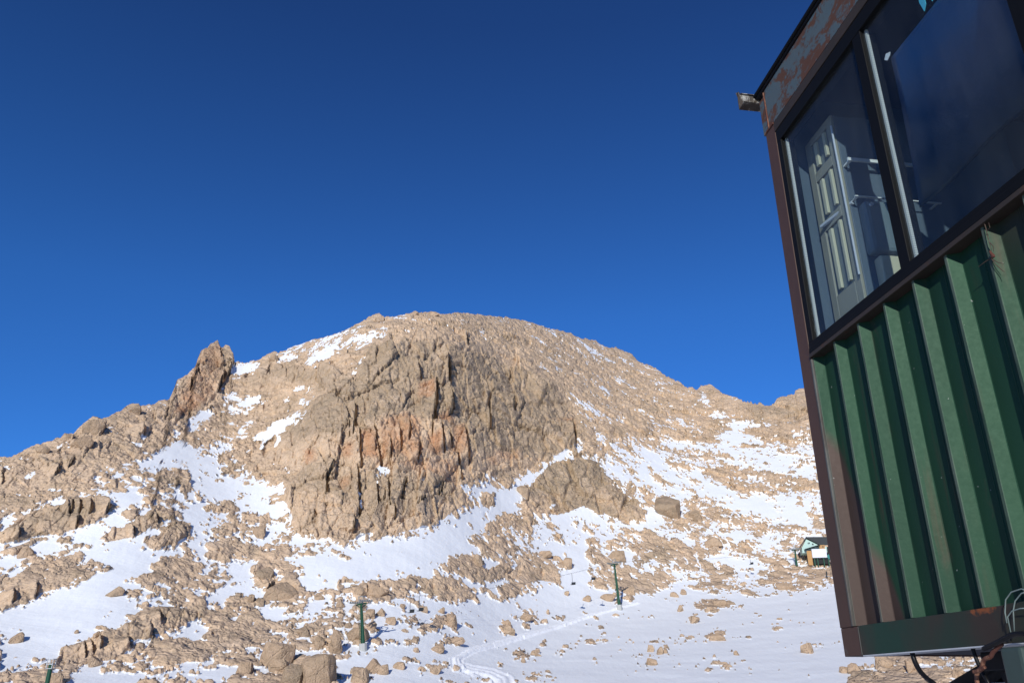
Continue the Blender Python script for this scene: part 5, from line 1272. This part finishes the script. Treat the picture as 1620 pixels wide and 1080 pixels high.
# x0, y0, x1, y1 in the view, darkness, peakedness, lean, label
BOULDERS = [
 (25, 862, 58, 883, .1, .45, 0, 'pointed tan boulder beside the snow strip at the far left edge'),
 (164, 926, 193, 944, .3, .1, .2, 'long oval boulder lying alone on the wide left snowfield'),
 (117, 995, 125, 1002, .2, .2, 0, 'small single stone in the middle of the lower left snowfield'),
 (10, 999, 34, 1018, .0, .3, .2, 'low double humped boulder on the snow near the left edge'),
 (137, 1037, 160, 1055, .0, .1, 0, 'rounded pinkish boulder at the foot of the lower left crag'),
 (147, 998, 159, 1008, .1, .2, 0, 'small flat stone on the snow above the lower left crag'),
 (74, 1064, 99, 1084, .1, .2, 0, 'boulder right beside the slim mast at the bottom left corner'),
 (471, 1037, 531, 1090, .45, .05, .03, 'biggest block of the front boulder group, flat faced and brown'),
 (403, 1017, 470, 1056, .0, .3, .05, 'big pale rounded boulder at the back of the front boulder group'),
 (418, 1042, 456, 1064, .2, .15, .05, 'low slab wedged under the big pale rounded boulder'),
 (367, 1046, 399, 1069, .1, .35, .15, 'wedge shaped boulder at the left end of the front boulder group'),
 (438, 1052, 476, 1092, .8, .15, .15, 'dark boulder leaning on the biggest block of the front group'),
 (510, 996, 543, 1037, .3, .3, .0, 'tall angular boulder left of the concrete footed tower'),
 (494, 1006, 515, 1029, .5, .15, 0, 'square grey boulder touching the tall angular one on its left'),
 (546, 992, 585, 1012, .4, .05, 0, 'flat topped boulder right behind the concrete footed tower'),
 (609, 975, 628, 988, .0, .1, 0, 'round orange boulder alone right of the concrete footed tower'),
 (580, 982, 597, 995, .1, .15, 0, 'small round boulder between the tower shaft and the round orange boulder'),
 (575, 962, 594, 979, .1, .2, 0, 'left half of the split boulder beside the tower head'),
 (590, 961, 611, 975, .1, .2, 0, 'right half of the split boulder beside the tower head'),
 (559, 926, 580, 941, .1, .1, 0, 'left block of the broad cracked outcrop above the tower head'),
 (577, 923, 616, 942, .1, .05, 0, 'broad right block of the cracked outcrop above the tower head'),
 (544, 983, 558, 993, .2, .2, 0, 'small stone left of the tower shaft at half its height'),
 (471, 990, 493, 1005, .6, .1, 0, 'dark square boulder above the front boulder group'),
 (415, 917, 472, 945, .25, .1, .08, 'large yellowish boulder on the snow, lower one of a pair'),
 (401, 894, 434, 915, .7, .2, .1, 'grey boulder sitting above the large yellowish one'),
 (529, 942, 547, 962, .2, .5, .05, 'small pointed boulder left of the tower head'),
 (384, 938, 403, 953, .4, .1, 0, 'boulder left of the gap below the large yellowish pair'),
 (402, 945, 417, 960, .6, .1, 0, 'dark boulder right of the gap below the large yellowish pair'),
 (495, 937, 513, 949, .1, .15, 0, 'boulder alone on the snow between the yellowish pair and the tower'),
 (554, 1058, 586, 1082, .1, .2, 0, 'boulder at the bottom edge right of the front group'),
 (572, 1041, 604, 1065, .1, .25, .05, 'boulder just above the one at the bottom edge, right of the front group'),
 (598, 1050, 616, 1067, .1, .15, 0, 'small boulder at the right end of the bottom edge row'),
 (746, 875, 763, 897, .5, .1, 0, 'dark upright boulder on the middle rubble island'),
 (887, 879, 906, 900, .1, .1, 0, 'stacked looking boulder alone right of the middle rubble island'),
 (850, 870, 873, 882, .0, .05, 0, 'smooth pale boulder at the top right of the middle rubble island'),
 (864, 963, 873, 973, .1, .05, 0, 'small egg shaped stone on the snow left of the leaning tower'),
 (892, 934, 901, 942, .1, .1, 0, 'small pinkish stone below the two chairs left of the leaning tower'),
 (698, 1008, 736, 1021, .0, .25, .1, 'long orange boulder on the snow left of the track bend'),
 (679, 1018, 703, 1032, .2, .15, .15, 'boulder touching the lower left end of the long orange one'),
 (706, 971, 725, 997, .1, .15, -.1, 'tall rounded boulder above the long orange one'),
 (790, 988, 814, 1004, .1, .15, .15, 'leaf shaped boulder right above the straight track'),
 (791, 980, 809, 990, .0, .1, 0, 'flat stone just behind the leaf shaped boulder'),
 (820, 970, 842, 979, .0, .1, 0, 'low double stone on the snow right of the leaf shaped boulder'),
 (836, 1028, 858, 1038, .2, .4, 0, 'low brown boulder below the straight track, beside a dark crack'),
 (823, 1040, 832, 1048, .2, .2, 0, 'tiny stone below the low brown boulder under the track'),
 (678, 1052, 697, 1067, .1, .15, 0, 'largest boulder of the row at the track bend'),
 (660, 1050, 675, 1061, .1, .2, 0, 'boulder left of the largest one in the row at the track bend'),
 (621, 1047, 643, 1059, .0, .2, 0, 'wide pale boulder in the flat band left of the track bend'),
 (692, 959, 705, 970, .1, .2, 0, 'boulder alone below the long rubble tongue in the middle'),
 (663, 957, 677, 969, .2, .3, .1, 'boulder left of the lone one below the rubble tongue'),
 (631, 954, 645, 965, .1, .25, 0, 'boulder below the chairs right of the concrete footed tower'),
 (653, 1023, 664, 1031, .0, .1, 0, 'small pale stone right of the tower shadow'),
 (633, 993, 646, 999, .3, .1, 0, 'small dark stone just above the tower shadow'),
 (1036, 776, 1077, 822, .75, -.12, .05, 'large dark heart shaped boulder on the snow right of the cliff'),
 (1112, 847, 1146, 863, .2, .35, -.1, 'flat pointed boulder among rubble right of the dark heart shaped one'),
 (1163, 863, 1184, 875, .2, .2, -.1, 'boulder on the rubble left above the mint hut'),
 (958, 869, 992, 888, .35, .2, 0, 'broad rounded boulder right behind the head of the leaning tower'),
 (931, 848, 944, 857, .1, .3, 0, 'small boulder on the snow left above the broad rounded one'),
 (1090, 806, 1113, 823, .5, .1, -.1, 'boulder right below the dark heart shaped one'),
 (1267, 1016, 1289, 1034, .0, .2, -.03, 'lone orange boulder on the smooth snow beside the cabin'),
 (1226, 919, 1256, 934, .1, .1, 0, 'wide boulder on the crest below the mint hut'),
 (1069, 956, 1083, 968, .1, .5, .05, 'small tooth shaped boulder on the snow right of the leaning tower'),
 (1160, 1028, 1170, 1036, .0, .2, 0, 'small pale stone in the open snow left of the lone orange boulder'),
 (1023, 1019, 1038, 1032, .1, .2, 0, 'left one of three stones on the lower right snow'),
 (1038, 1023, 1050, 1036, .1, .2, .1, 'middle one of three stones on the lower right snow'),
 (1047, 1022, 1057, 1033, .0, .2, 0, 'right one of three stones on the lower right snow'),
 (1021, 1041, 1041, 1053, .0, .2, .1, 'flat stone below the three stones on the lower right snow'),
 (1090, 973, 1107, 986, .0, .2, .1, 'orange stone below the long rock strip on the right snow'),
 (1128, 947, 1152, 960, .1, .1, .05, 'boulder at the right end of the long rock strip on the snow'),
 (1113, 957, 1127, 967, .1, .2, .1, 'boulder just left below the right end of the long rock strip'),
 (1118, 1000, 1148, 1013, .0, .2, .15, 'slanting orange slab on the right snow'),
 (1060, 935, 1075, 944, .1, .1, 0, 'stone on the crest just right of the leaning tower'),
 (1075, 930, 1087, 940, .1, .1, 0, 'second stone on the crest right of the leaning tower'),
 (985, 926, 1006, 940, .2, .1, 0, 'boulder close behind the shaft of the leaning tower'),
 (948, 938, 978, 951, .1, .15, 0, 'boulder close left of the foot of the leaning tower'),
 (921, 940, 937, 951, .1, .2, 0, 'boulder further left of the foot of the leaning tower'),
 (1385, 1037, 1415, 1060, .0, .15, 0, 'big rounded tan boulder seen under the left end of the cabin'),
 (1326, 1054, 1344, 1065, .0, .2, 0, 'low boulder just left of the cabin bottom corner'),
 (1342, 1048, 1366, 1066, .0, .1, 0, 'boulder right under the cabin bottom corner'),
 (1430, 1040, 1456, 1062, .0, .2, .1, 'boulder seen just left of the curved hanging cable'),
 (1484, 1043, 1498, 1053, .0, .2, 0, 'round stone seen just right of the curved hanging cable'),
 (1492, 1053, 1508, 1065, .1, .2, 0, 'stone below the round one right of the hanging cable'),
 (1519, 1043, 1533, 1053, .0, .1, 0, 'stone seen between the hanging cables under the cabin'),
 (1506, 1054, 1526, 1068, .0, .2, 0, 'wide stone seen left of the black bracing under the cabin'),
 (394, 829, 419, 851, .2, .2, .1, 'round pinkish boulder below the left foot of the cliff'),
 (817, 765, 839, 787, .6, .1, -.05, 'dark boulder at the left foot of the right crag'),
 (126, 658, 166, 688, .3, .2, .05, 'large rounded boulder on the left skyline'),
 (112, 684, 148, 706, .3, .1, 0, 'squat boulder below the large rounded one on the left skyline'),
 (94, 682, 116, 698, .2, .15, 0, 'small boulder on the left skyline, left of the large rounded one'),
 (200, 635, 224, 655, .3, .2, 0, 'boulder on the skyline left of the rock pinnacle'),
 (56, 702, 80, 716, .2, .1, 0, 'boulder on the lowest stretch of the left skyline'),
 (590, 495, 609, 510, .2, .2, 0, 'boulder on the skyline just left of the summit'),
 (676, 490, 696, 500, .1, .15, .1, 'pale block standing on the summit'),
 (654, 490, 664, 499, .1, .3, 0, 'small upright stone on the summit, left of the pale block'),
 (425, 556, 442, 572, .3, .2, 0, 'boulder on the skyline between the pinnacle and the summit'),
]
for i, (x0, y0, x1, y1, dk_, pk, ln, lab) in enumerate(BOULDERS):
    xc = (x0 + x1) / 2
    p, n_ = spot(xc, y1 - .06 * (y1 - y0))
    dist = (p - Vector((0, 0, EYE))).length
    el_ = math.atan2(p.z - EYE, math.hypot(p.x, p.y))
    k_ = dist / F_PX * math.cos(math.atan2((xc - 810) , F_PX)) * .98
    w_ = (x1 - x0) * k_ * .95; h_ = (y1 - y0) * k_ * .92; d_ = min(w_, 1.3 * h_) * .85
    o_ = bpy.data.objects.new('boulder', boulder_mesh(w_, d_, h_, 11 + i * 7, pk, ln)); COL.objects.link(o_)
    away = Vector((p.x, p.y, 0)).normalized()
    o_.location = p + away * d_ * .28 - Vector((0, 0, 0))
    o_.rotation_euler = (0, 0, -math.atan2(p.x, p.y))
    o_.color = (1, 1, 1, 1 - dk_)
    tag(o_, lab, 'boulder', 'boulders on the mountain side')
# ------------------------------------------------------------------ daylight
SUN_AZ, SUN_EL = 14.5, 20.0
L = Vector((math.sin(R(SUN_AZ)) * math.cos(R(SUN_EL)), math.cos(R(SUN_AZ)) * math.cos(R(SUN_EL)), -math.sin(R(SUN_EL))))
sd = bpy.data.lights.new('sun', 'SUN'); sd.energy = 4.0; sd.angle = R(.53); sd.color = (1.0, .965, .90)
so = bpy.data.objects.new('sun', sd); COL.objects.link(so); so.rotation_euler = L.to_track_quat('-Z', 'Y').to_euler(); so.location = (-30, -80, 40)
w = bpy.data.worlds.new('World'); scn.world = w; w.use_nodes = True
t = w.node_tree; t.nodes.clear()
o = t.nodes.new('ShaderNodeOutputWorld'); bg = t.nodes.new('ShaderNodeBackground'); sk_ = t.nodes.new('ShaderNodeTexSky')
sk_.sky_type = 'NISHITA'; sk_.sun_disc = False; sk_.sun_elevation = R(SUN_EL); sk_.sun_rotation = R(180 + SUN_AZ)
sk_.altitude = 3000; sk_.air_density = 1.0; sk_.dust_density = 0.0; sk_.ozone_density = 6.0
hsv = t.nodes.new('ShaderNodeMix'); hsv.data_type = 'RGBA'; hsv.blend_type = 'MULTIPLY'; hsv.inputs[0].default_value = 1.0; hsv.inputs[7].default_value = (.31, .645, .93, 1)
t.links.new(sk_.outputs[0], hsv.inputs[6]); t.links.new(hsv.outputs[2], bg.inputs['Color'])
tc = t.nodes.new('ShaderNodeTexCoord'); sx = t.nodes.new('ShaderNodeSeparateXYZ'); rp = t.nodes.new('ShaderNodeValToRGB'); m2 = t.nodes.new('ShaderNodeMix'); m2.data_type = 'RGBA'; m2.blend_type = 'MULTIPLY'; m2.inputs[0].default_value = 1.0
rp.color_ramp.elements[0].position = .42; rp.color_ramp.elements[0].color = (1, 1, 1, 1); rp.color_ramp.elements[1].position = .70; rp.color_ramp.elements[1].color = (.80, .66, .70, 1)
t.links.new(tc.outputs['Generated'], sx.inputs[0]); t.links.new(sx.outputs[2], rp.inputs[0]); t.links.new(hsv.outputs[2], m2.inputs[6]); t.links.new(rp.outputs[0], m2.inputs[7]); t.links.new(m2.outputs[2], bg.inputs['Color'])
bg.inputs['Strength'].default_value = .15
t.links.new(bg.outputs[0], o.inputs[0])
scn.view_settings.view_transform = 'Standard'; scn.view_settings.look = 'None'
scn.view_settings.exposure = .12; scn.view_settings.gamma = 1.0
